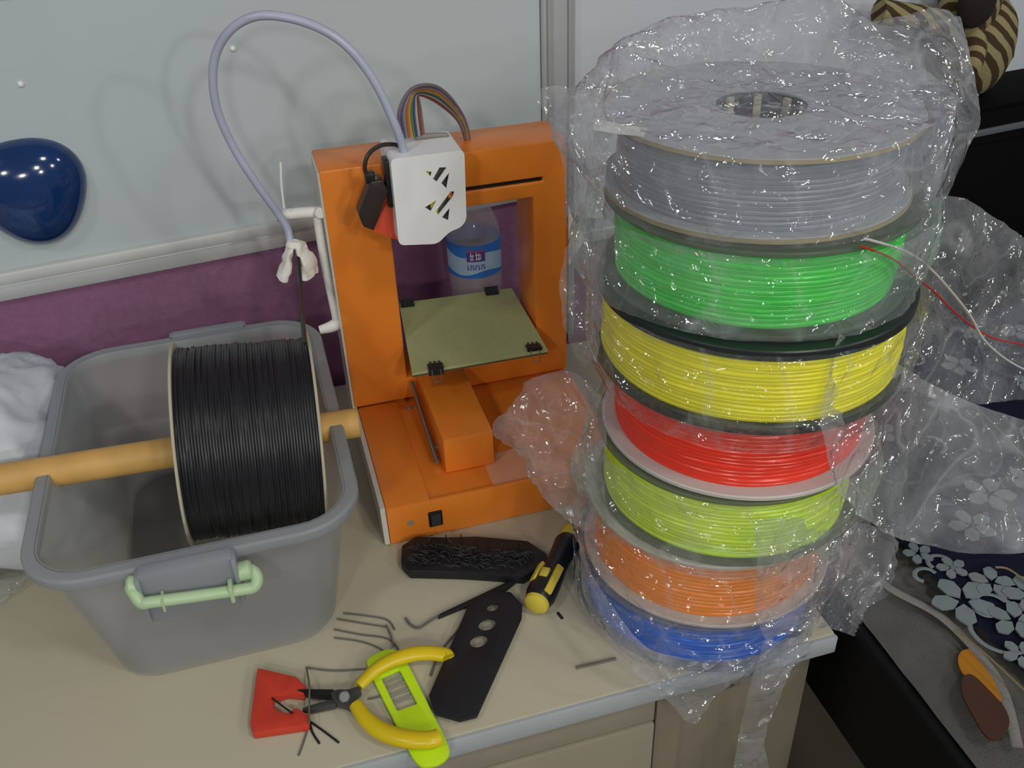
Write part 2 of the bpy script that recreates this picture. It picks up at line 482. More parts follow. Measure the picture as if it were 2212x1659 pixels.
# vertical aluminium post between the two boards, a three-ribbed profile
b = BM(); wall_box(b, .317, .363, -.05, 1.2, .0, .016, .003)
post = obj('trim_1', b, 'alu', loc=wp(.34, .1)); post['kind'] = 'structure'
b = BM(); wall_box(b, .322, .329, -.05, 1.2, .016, .020, .001)
obj('rib', b, 'alu_rib', post); b = BM(); wall_box(b, .351, .358, -.05, 1.2, .016, .020, .001)
obj('rib', b, 'alu_rib', post)

# whiteboard on the left of the post
wb = thing('whiteboard', 'large pale grey whiteboard with aluminium bottom rail behind the orange printer', 'whiteboard', wp(-.3, .2))
b = BM(); wall_box(b, -1.3, .316, .215, .512, .0, .008)
obj('board_panel', b, 'board', wb, smooth=False)
b = BM(); wall_box(b, -1.3, .316, .206, .224, .002, .016, .006)
obj('bottom_rail', b, 'alu_white', wb)
b = BM(); wall_box(b, -1.3, .316, .186, .2065, .001, .010, .002)
obj('rail_lip', b, 'alu', wb)
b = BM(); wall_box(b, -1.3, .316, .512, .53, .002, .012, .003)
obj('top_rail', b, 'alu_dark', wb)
# board on the right of the post
wb2 = thing('whiteboard', 'pale wall board right of the aluminium post, behind the bagged spools', 'whiteboard', wp(.7, .2))
b = BM(); wall_box(b, .364, 2.2, .12, 1.1, .0, .008)
obj('board_panel', b, 'board2', wb2, smooth=False)
b = BM(); wall_box(b, .364, 2.2, .10, .12, .0, .010, .003)
obj('bottom_rail', b, 'alu', wb2)

# ---------------------------------------------------------------- work table with drawers
tb = thing('drawer_table', 'beige laminate table with drawer front, holding the printer and spools', 'table', (0, -.1, -.72))
XR = .385
b = BM(); box(b, -1.0, XR, -.252, .33, -.022, 0, .0015)
obj('table_top', b, 'table', tb)
b = BM(); box(b, -1.0, XR+.001, -.2565, -.2515, -.0225, -.0015, .001)
obj('edge_band', b, 'edge', tb)
b = BM(); box(b, -1.0, .205, -.248, -.232, -.062, -.0235, .001)
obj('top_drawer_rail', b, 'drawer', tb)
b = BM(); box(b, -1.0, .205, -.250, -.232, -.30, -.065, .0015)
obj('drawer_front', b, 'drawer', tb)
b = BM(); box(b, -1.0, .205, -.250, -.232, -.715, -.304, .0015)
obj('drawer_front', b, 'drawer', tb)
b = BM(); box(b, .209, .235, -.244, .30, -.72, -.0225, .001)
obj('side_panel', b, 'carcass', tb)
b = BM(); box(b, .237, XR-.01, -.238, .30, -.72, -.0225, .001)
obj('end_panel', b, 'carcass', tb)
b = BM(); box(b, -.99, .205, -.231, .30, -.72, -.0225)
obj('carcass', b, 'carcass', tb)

# ================================================================ 3-D PRINTER
pr = thing('printer', 'orange metal desktop 3D printer with white print head and green platform', '3d printer', (.136, .13, 0))
W, D, H, Y1, HB = .272, .267, .349, .197, .049
M_XZ = lambda y: Matrix.Translation((0, y, 0)) @ Matrix.Rotation(R(90), 4, 'X')     # local XY -> world XZ, local Z -> -y
b = BM()
prism(b, [(0, HB), (W, HB), (W, H), (0, H)], 0, D-Y1,
      holes=[[(.068, .078), (.232, .078), (.232, .286), (.068, .286)], [(.150, .3035), (.244, .3035), (.244, .3085), (.150, .3085)]],
      mtx=M_XZ(D), bev=.0025)
obj('upright_frame', b, 'orange', pr, label='orange portal frame with a narrow slot in the top beam')
b = BM()
box(b, .006, W-.001, .003, D, .001, HB-.004)
box(b, .004, .0515, .001, Y1-.0005, 0, HB, .0015)
box(b, .004, W, 0, .006, .0003, HB-.0008, .0015)
box(b, W-.006, W, .004, Y1-.0005, .0006, HB-.001, .0015)
obj('base', b, 'orange', pr)
b = BM()
prism(b, [(.0, .002), (.26, .002), (.26, H-.002), (Y1+.0015, H-.002), (Y1+.0015, HB), (.004, HB)], -.0018, .0035, mtx=Matrix.Rotation(R(90), 4, 'Z') @ Matrix.Rotation(R(90), 4, 'X') )
obj('side_panel', b, 'side', pr, smooth=False, label='pale grey sheet on the left side')
b = BM(); box(b, .1505, .2435, Y1+.004, D-.004, .3038, .3082); obj('slot_dark_fill', b, 'black', pr)  # black filler put in for the dark inside of the slot
b = BM(); box(b, .078, .134, .043, .235, HB-.003, .091, .002)
obj('platform_arm', b, 'orange', pr)
b = BM(); box(b, .090, .122, .185, .240, .0905, .1245, .001); box(b, .085, .19, .190, .225, .114, .1244, .001)
obj('platform_support', b, 'orange', pr)
b = BM(); cyl(b, (.072, .058, .052), (.072, .19, .075), .0028, seg=12); obj('guide_rod', b, 'steel', pr)
b = BM()
pc = [(0.0808, 0.2913, 0.1300), (0.2262, 0.2824, 0.1300), (0.2231, 0.1234, 0.1300), (0.0643, 0.1258, 0.1300)]
prism(b, [(p[0], p[1]) for p in pc], .1266, .130)
plate = obj('build_plate', b, 'plate', pr, label='green perforated build plate')
b = BM(); prism(b, [(p[0], p[1]) for p in pc], .1245, .1265); obj('plate_underlay', b, 'plate_edge', pr)
b = BM()
for i in range(1, 15):
    for j in range(1, 15):
        u, v = i/15, j/15
        p = (Vector(pc[0])*(1-u)+Vector(pc[1])*u)*(1-v) + (Vector(pc[3])*(1-u)+Vector(pc[2])*u)*v
        lathe(b, [(0, 0), (.0008, 0), (.0008, .0002), (0, .0002)], 6, Matrix.Translation((p.x, p.y, .130)))
obj('drill_holes', b, 'plate', plate, kind='stuff')
b = BM(); box(b, .0475, .0625, -.0022, .002, .014, .034, .001); sw = obj('power_switch', b, 'black', pr)
b = BM(); prism(b, [(.050, .017), (.060, .017), (.060, .031), (.050, .031)], .0022, .0042, mtx=M_XZ(0)); obj('rocker', b, 'steel_dark', sw)
b = BM(); cyl(b, (.028, .001, .025), (.028, -.0012, .025), .0035, seg=16); obj('indicator', b, 'grey_in', pr)
b = BM(); prism(b, [(p[0], p[1]) for p in ((0.1230, 0.0605, 0.0450), (0.1788, 0.0642, 0.0450), (0.1753, 0.0016, 0.0450), (0.1223, 0.0029, 0.0450))], .0448, .0456); obj('glare_patch', b, 'pink', pr)  # painted glare: pale patch standing in for a reflection on the glossy base
for p in ((0.0771, 0.0840, 0.0530), (0.0616, 0.1585, 0.0600)):
    b = BM(); cyl(b, p, (p[0], p[1], p[2]+.003), .004, seg=12, bev=.001); obj('screw', b, 'steel', pr)

# --- print head
YF = .125
hp = [(p[0], p[2]) for p in ((0.0655, 0.1250, 0.3785), (0.1397, 0.1250, 0.3780), (0.1376, 0.1250, 0.3037), (0.1307, 0.1250, 0.2960), (0.1192, 0.1250, 0.2936), (0.1050, 0.1250, 0.2818), (0.0650, 0.1250, 0.2868))]
hx0, hz1 = hp[0]; hx1 = hp[1][0]
def hp_at(u, v):   # fraction across / down the head front
    a = Vector(hp[0]).lerp(Vector(hp[1]), u); c = Vector(hp[6]).lerp(Vector((hp[2][0], hp[6][1])), u)
    q = a.lerp(c, v); return (q.x, q.y)
vents = [
    [hp_at(.46, .18), hp_at(.54, .20), hp_at(.52, .25)],
    [hp_at(.55, .28), hp_at(.65, .16), hp_at(.75, .17), hp_at(.60, .32)],
    [hp_at(.66, .34), hp_at(.78, .23), hp_at(.73, .41)],
    [hp_at(.41, .595), hp_at(.58, .53), hp_at(.49, .65)],
    [hp_at(.56, .66), hp_at(.79, .45), hp_at(.84, .46), hp_at(.81, .52), hp_at(.59, .71)],
    [hp_at(.64, .74), hp_at(.76, .64), hp_at(.73, .79)],
]
b = BM()
hb = round_poly([hp[0], hp[1], hp[2], hp[3], hp[4], hp[5], hp[6]], .006)
prism(b, hb, -YF-.002, -YF, holes=vents, mtx=M_XZ(0))
head = obj('head_cover', b, 'white', pr, label='white printed cover with slanted vent openings')
# shell behind the front
b = BM()
inner = [((x-(hx0+hx1)/2)*.93+(hx0+hx1)/2, (z-.33)*.95+.33) for x, z in hb]
prism(b, hb, -YF-.060, -YF-.002, holes=[inner], mtx=M_XZ(0))
prism(b, hb, -YF-.062, -YF-.060, mtx=M_XZ(0))
obj('shell', b, 'white', head)
b = BM()
prism(b, inner, -YF-.055, -YF-.014, mtx=M_XZ(0))
obj('motor', b, 'grey_in', head)
for (u, v), mm in (((.49, .21), 'yellow_grip'), ((.53, .585), 'yellow_grip'), ((.785, .50), 'orange'), ((.575, .68), 'yellow_grip')):
    x, z = hp_at(u, v); b = BM(); box(b, x-.002, x+.002, YF+.004, YF+.012, z-.004, z+.004); obj('wire', b, mm, head)
b = BM()  # carriage towards the beam
box(b, hx0+.012, hx1-.012, YF+.06, Y1+.002, .295, .345, .002)
obj('carriage', b, 'black', pr)
b = BM(); box(b, hx0-.005, hx0+.003, YF+.012, YF+.03, hz1-.055, hz1-.006, .001); obj('carriage_rail', b, 'black', pr)
b = BM()
rp = [(p[0], p[2]) for p in ((0.0626, 0.1500, 0.3304), (0.0717, 0.1500, 0.3061), (0.0720, 0.1500, 0.2798), (0.0431, 0.1500, 0.2976))]
prism(b, rp, -.162, -.146, mtx=M_XZ(0)); obj('side_bracket', b, 'redhead', pr, label='red printed bracket beside the head')
b = BM()
sp = [(p[0], p[2]) for p in ((0.0448, 0.1350, 0.3549), (0.0569, 0.1350, 0.3552), (0.0612, 0.1350, 0.3429), (0.0422, 0.1350, 0.3031), (0.0320, 0.1350, 0.3093), (0.0289, 0.1350, 0.3229))]
prism(b, round_poly(sp, .002), -.153, -.133, mtx=M_XZ(0), bev=.001); sb = obj('end_stop', b, 'brown_black', pr, label='dark brown switch box hanging on its wire')
b = BM(); p = (0.0447, 0.1400, 0.3550); box(b, p[0]-.004, p[0]+.006, .137, .148, p[2]-.003, p[2]+.007, .001); obj('plug', b, 'black', sb)
b = BM(); tube(b, [(0.0449, 0.1400, 0.3565), (0.0415, 0.1400, 0.3665), (0.0465, 0.1420, 0.3794), (0.0594, 0.1460, 0.3857), (0.0738, 0.1500, 0.3839), (0.0840, 0.1520, 0.3791)], .0022, 8)
obj('sensor_wire', b, 'brown_black', pr)
b = BM(); tube(b, [(0.0515, 0.1400, 0.3492), (0.0510, 0.1390, 0.3545), (0.0499, 0.1400, 0.3591)], .0009, 6); obj('sensor_wire', b, 'yellow_grip', pr)
# --- rainbow ribbon cable
rc = BM(); tube(rc, [(0.1033, 0.1700, 0.3793), (0.1035, 0.1700, 0.3812), (0.1300, 0.1700, 0.3798), (0.1308, 0.1700, 0.3777)], .003, 6)
ribbon = obj('ribbon_cable', rc, 'grey_in', pr, label='rainbow ribbon cable looping up behind the head')
wires = [((120,112,118)), ((92,86,128)), ((140,140,140)), ((172,96,72)), ((186,150,60)), ((96,120,84)), ((56,78,116)), ((170,172,172)), ((128,66,66)), ((132,104,92))]
for k, c in enumerate(wires):
    t = k/(len(wires)-1)
    mw = mat('ribbon_wire_%d' % k, c, .5)
    A = Vector((0.0842, 0.1600, 0.3850)).lerp(Vector((0.1084, 0.1700, 0.3825)), t)
    B = Vector((0.0842, 0.1600, 0.4131)).lerp(Vector((0.1092, 0.1800, 0.4065)), t)
    C = Vector((0.1027, 0.1750, 0.4296)).lerp(Vector((0.1126, 0.2000, 0.4146)), t)
    D_ = Vector((0.1349, 0.2000, 0.4192)).lerp(Vector((0.1343, 0.2150, 0.3997)), t)
    E = Vector((0.1631, 0.2250, 0.3793)).lerp(Vector((0.1576, 0.2250, 0.3739)), t)
    Fp = Vector((0.1718, 0.2350, 0.3430)).lerp(Vector((0.1676, 0.2350, 0.3436)), t)
    b = BM(); tube(b, [A, B, C, D_, E, Fp], .0017, 6, n=7); obj('wire', b, mw, ribbon)

# --- white filament guide fixed to the printer's left side
b = BM()
tube(b, [(-0.0502, 0.2150, 0.3002), (-0.0287, 0.2150, 0.2996), (-0.0062, 0.2150, 0.2978)], .0062, 10, n=3)
tube(b, [(-0.0072, 0.2150, 0.2979), (-0.0072, 0.2150, 0.2416), (-0.0037, 0.2150, 0.1639)], .0050, 10, n=3)
tube(b, [(0.0017, 0.2150, 0.1604), (-0.0113, 0.2150, 0.1555), (-0.0250, 0.2150, 0.1538)], .0075, 10, n=3, rf=lambda t: 1.15-.5*t)
gd = obj('filament_guide', b, 'white_soft', pr, label='white angled arm holding the feed tube')
b = BM(); cyl(b, (-0.0036, 0.2080, 0.3013), (-0.0045, 0.2000, 0.3015), .006, seg=14, bev=.001); obj('screw_cap', b, 'white_soft', gd)
b = BM()
prism(b, [(p[0], p[2]) for p in ((0.2808, 0.2200, 0.2624), (0.2865, 0.2200, 0.2440), (0.3020, 0.2200, 0.2147), (0.2820, 0.2200, 0.1829))], -.228, -.218, mtx=M_XZ(0))
obj('side_hook', b, 'white_soft', pr, label='white plastic hook on the right side')

# ---------------------------------------------------------------- binder clips holding the plate
def clip(u_pt, d, label):
    """u_pt: point on the plate's edge; d: outward direction"""
    p = Vector(u_pt); d = Vector(d).normalized(); s = Vector((0, 0, 1)).cross(d)
    t = thing('binder_clip', label, 'clip', p, 'binder clips on the green plate')
    mtx = Matrix.Translation(p) @ Matrix((( s.x, d.x, 0, 0), (s.y, d.y, 0, 0), (0, 0, 1, 0), (0, 0, 0, 1)))
    b = BM(); q = bmesh.new()
    prism(q, [(-.009, -.0035), (.006, -.006), (.006, .0045), (-.009, .0012)], -.0085, .0085, mtx=Matrix(((0, 0, 1, 0), (1, 0, 0, 0), (0, 1, 0, 0), (0, 0, 0, 1))))
    for k in (-.005, 0, .005): box(q, k-.001, k+.001, -.010, .004, .0008, .0034, .0003)
    merge(b, q, mtx); obj('clip_body', b, 'black', t)
    b = BM()
    pts = [mtx @ Vector(v) for v in ((-.004, .004, .003), (-.005, .010, -.002), (-.003, .017, -.007), (.003, .017, -.007), (.005, .010, -.002), (.004, .004, .003))]
    tube(b, pts, .0006, 6, n=5); obj('wire_lever', b, 'steel', t)
out = Vector(pc[3]) - Vector(pc[0])
clip((0.0917, 0.1274, 0.1300), out, 'black binder clip on the front edge of the green plate, left one')
clip((0.2086, 0.1307, 0.1300), out, 'black binder clip at the front right corner of the green plate')
clip((0.0905, 0.2865, 0.1300), -out, 'black binder clip on the back left corner of the green plate')
clip((0.1993, 0.2814, 0.1300), -out, 'black binder clip on the back edge of the plate, before the bottle')

# ---------------------------------------------------------------- feed tube, tissue
ft = thing('feed_tube', 'pale blue plastic tube looping from white print head to white arm', 'tube', (-0.0392, 0.2100, 0.2742))
b = BM()
tp = [(0.0824, 0.1400, 0.3767), (0.0806, 0.1400, 0.3873), (0.0747, 0.1400, 0.4102), (0.0598, 0.1450, 0.4514), (0.0365, 0.1500, 0.4857), (0.0044, 0.1600, 0.5051), (-0.0333, 0.1700, 0.5118), (-0.0622, 0.1800, 0.4987), (-0.0813, 0.1900, 0.4702), (-0.0874, 0.1950, 0.4301), (-0.0803, 0.2000, 0.3884), (-0.0658, 0.2000, 0.3485), (-0.0494, 0.2030, 0.3108), (-0.0413, 0.2000, 0.2913), (-0.0406, 0.1950, 0.2772)]
tube(b, tp, .0042, 12, n=8); obj('tube', b, 'tube', ft)
b = BM(); tube(b, [(-0.0359, 0.2100, 0.3597), (-0.0391, 0.2080, 0.3357), (-0.0405, 0.2050, 0.3112)], .0012, 6); obj('clear_tail', b, 'white_soft', ft)

ti = thing('tissue_wad', 'white tissue paper tied round the end of the feed tube', 'tissue', (-0.0352, 0.1900, 0.2742))
def flap(pts, w, seed):
    b = BM(); P = smooth_path(pts, 6)
    def rf(t): return .55 + .9*t - .25*t*t
    tube(b, pts, w, 14, n=6, rf=rf, flat=.45)
    for v in b.verts:
        v.co += noise.noise_vector(v.co*110 + Vector((seed, 0, 0)))*.0030
    return b
obj('paper_flap', flap([(-0.0373, 0.1900, 0.2789), (-0.0441, 0.1880, 0.2685), (-0.0495, 0.1870, 0.2535), (-0.0565, 0.1870, 0.2408)], .0095, 1), 'paper', ti)
obj('paper_flap', flap([(-0.0345, 0.1900, 0.2784), (-0.0298, 0.1870, 0.2666), (-0.0261, 0.1860, 0.2527), (-0.0269, 0.1860, 0.2406)], .0125, 5), 'paper', ti)
b = BM(); cyl(b, (-0.0372, 0.1900, 0.2800), (-0.0383, 0.1900, 0.2726), .0075, .0085, 12, .002); obj('twist', b, 'paper', ti)

# ---------------------------------------------------------------- water bottle behind the printer
BX, BY, BR = .1945, .347, .0355
bt = thing('water_bottle', 'clear plastic water bottle with blue label, seen through the orange frame', 'bottle', (BX, BY, 0))
mb = Matrix.Translation((BX, BY, 0))
prof = [(0, .004), (.02, .002), (.031, .003), (.034, .012), (.0335, .02), (.0345, .03), (.033, .04), (.0345, .05), (.033, .06), (.0345, .07), (.033, .08), (.0345, .09), (.033, .1), (.0345, .108),
        (BR, .115), (BR, .184), (.0348, .19), (.033, .198), (.029, .21), (.022, .224), (.015, .235), (.0125, .242), (.0125, .250), (0, .250)]
b = BM(); lathe(b, prof, 48, mb); obj('bottle_body', b, 'water', bt)
b = BM(); lathe(b, [(0, .008), (.031, .008), (.031, .10), (.0335, .12), (.0335, .15), (0, .15)], 32, mb)
obj('water', b, mat('water_fill', (180, 160, 190), .05, alpha=.25), bt)
b = BM(); lathe(b, [(0, .250), (.0145, .248), (.0145, .264), (.013, .266), (0, .266)], 28, mb); obj('cap', b, 'bottle_cap', bt)
b = BM(); lathe(b, [(BR+.0002, .136), (BR+.0006, .136), (BR+.0006, .182), (BR+.0002, .182)], 48, mb, closed=True)
lab = obj('label_sleeve', b, 'lab_blue', bt, label='blue label with a white and violet mark')
CAMA = math.atan2(-.764-BY, -.061-BX)
def on_bottle(poly, h0, h1, rr, mm, nm):
    """a printed shape following the label: poly (degrees, z)"""
    b = BM(); vs = []
    for d, z in poly:
        a = CAMA + R(d); vs.append(b.verts.new((BX + (BR+rr)*math.cos(a), BY + (BR+rr)*math.sin(a), z)))
    b.faces.new(vs); return obj(nm, b, mm, lab, smooth=False)
def strip(d0, d1, z0, z1, rr, mm, nm, wav=0.0):
    b = BM(); n = max(2, int(abs(d1-d0)/4)); A = []
    for k in range(n+1):
        a = CAMA + R(d0 + (d1-d0)*k/n); w = wav*math.sin((d0+(d1-d0)*k/n)*.06)
        A.append([b.verts.new((BX + (BR+rr)*math.cos(a), BY + (BR+rr)*math.sin(a), z + w)) for z in (z0, z1)])
    for p, q in zip(A, A[1:]): b.faces.new([p[0], q[0], q[1], p[1]])
    return obj(nm, b, mm, lab)
strip(-75, 75, .143, .168, .0009, 'lab_light', 'pale_band', .003)
strip(-16, 22, .160, .1755, .0012, 'lab_violet', 'mark_panel')
strip(-16, 22, .1735, .1760, .0014, 'lab_pink', 'mark_edge')
for d0, d1, z0, z1 in ((-8, -6, .162, .173), (-9, -1, .168, .1695), (-4, -2.5, .162, .171), (-9, -2, .163, .1642), (3, 5, .162, .173), (2, 13, .169, .1705), (8, 9.8, .162, .172), (4, 13, .1635, .165), (11.5, 13, .163, .169)):
    strip(d0, d1, z0, z1, .0015, 'label', 'glyph_stroke')
for k, d in enumerate((-15, -9, -4, 1, 7, 13, 18)):
    strip(d, d+1.6, .148, .156, .0015, 'lab_violet', 'letter_stroke'); strip(d, d+4, .1535 if k % 2 else .150, .155 if k % 2 else .1515, .0015, 'lab_violet', 'letter_stroke')

# ================================================================ TRANSLUCENT BOX, DOWEL, BLACK SPOOL
ZR = .160
bx = thing('storage_box', 'grey translucent plastic storage box with mint green handle', 'box', (-.167, .05, 0))
TOPR = (-.299, -.036, -.125, .235); BOTR = (-.272, -.063, -.108, .212)
def lay(f, grow, r0=.045):
    a = [BOTR[i] + (TOPR[i]-BOTR[i])*f for i in range(4)]
    return rrect(a[0]-grow, a[1]+grow, a[2]-grow, a[3]+grow, r0+grow, 8)
def loft(bm, layers):
    rows = [[bm.verts.new((x, y, z)) for x, y in L] for L, z in layers]
    for A, B in zip(rows, rows[1:]):
        n = len(A)
        for k in range(n): bm.faces.new([A[k], A[(k+1) % n], B[(k+1) % n], B[k]])
    return rows
# the dowel lies in a dip of both long rims
DWL, DWR = Vector((-0.3675, 0.0360, 0.1544)), Vector((-0.0084, 0.0220, 0.1507))
def dip(x, y, z):
    t = (x-DWL.x)/(DWR.x-DWL.x); p = DWL.lerp(DWR, t)
    w = max(0, 1-((y-p.y)/.022)**2)
    return min(z, p.z-.0135 + .02*(1-w)) if w > 0 else z
b = BM()
n = 5
rows = loft(b, [(lay(-.02, -.006), .0)] + [(lay(k/n, 0), .004 + (ZR-.004)*k/n) for k in range(n+1)] + [(lay(k/n, -.0022), .004 + (ZR-.004)*k/n) for k in range(n, -1, -1)])
b.faces.new(rows[0][::-1]); b.faces.new(rows[-1])
obj('box_body', b, 'box', bx)
b = BM()
loft(b, [(lay(1, .001), ZR-.012), (lay(1, .009), ZR-.012), (lay(1, .011), ZR-.009), (lay(1, .011), ZR-.002), (lay(1, .009), ZR), (lay(1, -.001), ZR), (lay(1, -.0025), ZR-.003), (lay(1, -.0022), ZR-.010), (lay(1, .001), ZR-.012)])
bmesh.ops.remove_doubles(b, verts=b.verts, dist=1e-6)
obj('rim', b, 'boxtab', bx)
for y0, y1, x0, x1, zz in ((-.148, -.134, -.214, -.138, .108), (.244, .256, -.190, -.108, .125)):
    b = BM(); box(b, x0, x1, y0, y1, zz, ZR+.002, .003)
    for xx in (x0, x1): box(b, xx-.002, xx+.002, min(y0, y1)-.004, max(y0, y1), zz+.004, ZR, .001)
    obj('handle_tab', b, 'boxtab', bx)
b = BM()
tube(b, [(-0.2215, -0.1420, 0.1476), (-0.2184, -0.1500, 0.1471), (-0.2142, -0.1550, 0.1401), (-0.2054, -0.1570, 0.1403), (-0.1735, -0.1570, 0.1363), (-0.1371, -0.1570, 0.1321), (-0.1268, -0.1550, 0.1300), (-0.1228, -0.1500, 0.1337), (-0.1247, -0.1450, 0.1382), (-0.1308, -0.1420, 0.1415)], .0052, 10, n=5)
hd = obj('handle', b, 'mint', bx, label='mint green swing handle')
for u, v in ((280, 1266), (522, 1226)):
    pass
for p, q in (((-0.2240, -0.1440, 0.1515), (-0.2145, -0.1440, 0.1495)), ((-0.1380, -0.1440, 0.1403), (-0.1254, -0.1440, 0.1406))):
    b = BM(); cyl(b, p, q, .0085, seg=14, bev=.002); obj('pivot', b, 'mint', hd)
for u, v in ((352, 1296), (502, 1276)):
    pass
for p, q in (((-0.1977, -0.1570, 0.1442), (-0.1974, -0.1570, 0.1312)), ((-0.1452, -0.1570, 0.1411), (-0.1435, -0.1570, 0.1243))):
    b = BM(); box(b, min(p[0], q[0])-.001, max(p[0], q[0])+.001, -.163, -.150, q[2], p[2], .001); obj('collar', b, 'mint', hd)

dw = BM(); cyl(dw, DWL + (DWL-DWR).normalized()*.12, DWR, .0150, seg=28, bev=.0015)
for v in dw.verts: v.co += noise.noise_vector(v.co*30)*.0005
tag(obj('wooden_rod', dw, 'dowel', loc=DWL.lerp(DWR, .6)), 'round bamboo rod lying across the storage box through the black spool', 'rod')

def spool_parts(root, mtx, r, h, hole, rw, mats, strands, ft=.004, seed=0, fseg=96, lip=True, rough=.0006):
    """flanges (two), winding and hub around local Z; h is the whole height, rw(t) winding radius"""
    mf, mw, mh = mats
    for z0, nm in ((0, 'flange'), (h-ft, 'flange')):
        b = BM(); prof = [(hole, z0), (r-.001, z0), (r, z0+.001), (r, z0+ft-.001), (r-.001, z0+ft), (hole, z0+ft)]
        lathe(b, prof, fseg, mtx, closed=True); obj(nm, b, mf, root)
    b = BM(); z0, z1 = ft, h-ft; prof = []; per = 6
    for k in range(strands*per+1):
        t = k/(strands*per); s = (t*strands) % 1.0
        prof.append((rw(t) + .5*(z1-z0)/strands*math.sqrt(max(0, 1-(2*s-1)**2))*.30, z0 + (z1-z0)*t))
    def rf(a, z, i):
        return rough*noise.noise(Vector((math.cos(a)*1.5, math.sin(a)*1.5, i//per*1.7+seed)))*2
    lathe(b, [(hole+.004, z0)] + prof + [(hole+.004, z1)], fseg, mtx, rfun=rf); obj('filament_winding', b, mw, root)
    b = BM(); lathe(b, [(hole-.002, .001), (hole+.0045, .001), (hole+.0045, h-.001), (hole-.002, h-.001)], 40, mtx, closed=True); hb_ = obj('hub', b, mh, root)
    return hb_
sc_ = Vector((-.114, .030, .152)); tilt, yaw = -.084, -.026
axis = Vector((math.cos(yaw)*math.cos(tilt), math.sin(yaw)*math.cos(tilt), math.sin(tilt)))
mq = axis.to_track_quat('Z', 'Y').to_matrix().to_4x4()
HW = .064
bs = thing('filament_spool', 'large spool of black filament hanging on the rod in the box', 'spool', sc_, 'filament spools')
ms = Matrix.Translation(sc_ - axis*HW) @ mq
spool_parts(bs, ms, .099, 2*HW, .026, lambda t: .0925, ('cream', 'black_fil', 'hub'), 48, ft=.0025, seed=3, rough=.0012)
b = BM(); tube(b, [(-0.0471, 0.0200, 0.2518), (-0.0459, 0.0450, 0.2512), (-0.0433, 0.0900, 0.2496), (-0.0382, 0.1500, 0.2556), (-0.0350, 0.1880, 0.2670), (-0.0378, 0.1900, 0.2758)], .0022, 8); obj('filament_strand', b, 'black_fil', bs, label='loose black strand rising to the tissue')

# ---------------------------------------------------------------- white carrier bag at the left, clear wrapper
def crumple(cx, cy, cz, rx, ry, rz, seed, amp=.018, s=9, nu=64, nv=40):
    b = BM(); t = bmesh.new(); bmesh.ops.create_uvsphere(t, u_segments=nu, v_segments=nv, radius=1)
    for v in t.verts:
        p = v.co.copy(); e = Vector((abs(p.x)**.75*math.copysign(1, p.x)*rx, abs(p.y)**.75*math.copysign(1, p.y)*ry, p.z*rz))
        q = Vector((cx, cy, cz)) + e
        n = p.normalized(); d = amp*(crease(q + Vector((seed, 0, seed)), s)*.7 + .5*crease(q*1.0 + Vector((0, seed, 0)), s*2.4))
        v.co = q + n*d
        if v.co.z < .0012: v.co.z = .0012 + .002*abs(noise.noise(v.co*40))
    merge(b, t); return b
tag(obj('carrier_bag', crumple(-.387, .18, .078, .086, .125, .090, 2.0), 'white_bag', loc=(-.402, .20, 0), ang=60), 'crumpled white plastic carrier bag left of the storage box', 'bag')
b = BM(); patch(b, [[(-0.4194, 0.0740, 0.0120), (-0.4127, 0.0407, 0.0160), (-0.4148, 0.0281, 0.0030)], [(-0.3929, 0.0751, 0.0120), (-0.3843, 0.0426, 0.0180), (-0.3902, 0.0364, 0.0030)], [(-0.3666, 0.0835, 0.0100), (-0.3617, 0.0599, 0.0140), (-0.3665, 0.0576, 0.0030)]], 30, 26, .004, 60, 4)
tag(obj('clear_wrapper', b, 'bag_dense', loc=(-0.3885, 0.0536, 0.0020)), 'scrap of crinkled clear wrapper under the white carrier bag', 'wrapper')

# ================================================================ THE STACK OF SPOOLS
def mk_spool(x, y, z, r, h, mf, mw, mh, label, strands, rw, ft=.004, hole=.034, seed=0):
    root = thing('filament_spool', label, 'spool', (x, y, z), 'filament spools')
    hb_ = spool_parts(root, Matrix.Translation((x, y, z)), r, h, hole, rw, (mf, mw, mh), strands, ft, seed, rough=.0009)
    return root, hb_
GAP = .0006
ST = []
def st(*a, **k): ST.append(a); return mk_spool(*a, **k)
st(.289, -.148, .000+.001, .117, .056, 'flange_clear', 'f_blue', 'hub', 'blue filament spool with clear flanges at the bottom of the stack', 12, lambda t: .109, ft=.004, seed=1)
st(.294, -.149, .0578, .117, .0745, 'flange_pale', 'f_orange', 'hub', 'orange filament spool, second from the bottom of the stack', 16, lambda t: .106-.003*t, seed=2)
st(.303, -.153, .1330, .1165, .0700, 'flange_smoke', 'f_neon', 'hub', 'neon yellow filament spool below the red one in the stack', 16, lambda t: .109, ft=.004, seed=3)
st(.310, -.152, .2038, .1185, .0690, 'flange_pale', 'f_red', 'hub', 'red filament spool with pale grey flanges in mid stack', 15, lambda t: .106+.003*t, ft=.0045, seed=4)
st(.312, -.151, .2736, .127, .0740, 'flange_black', 'f_yellow', 'hub', 'yellow filament spool with black flanges in the stack', 16, lambda t: .122-.0005*t, ft=.009, seed=5)
st(.313, -.143, .3484, .122, .0690, 'flange_smoke', 'f_green', 'hub', 'green filament spool under the grey one near the stack top', 16, lambda t: .110+.002*t, seed=6)
root, hb_ = st(.312, -.133, .4182, .118, .0600, 'flange_grey', 'f_grey', 'hub', 'grey filament spool with hub hole on top of the stack', 14, lambda t: .107, seed=7)
b = BM(); lathe(b, [(.1182, .0), (.1186, .0), (.1186, .0035), (.1182, .0035)], 96, Matrix.Translation((.312, -.133, .4182)), closed=True); obj('card_edge', b, 'card', root)
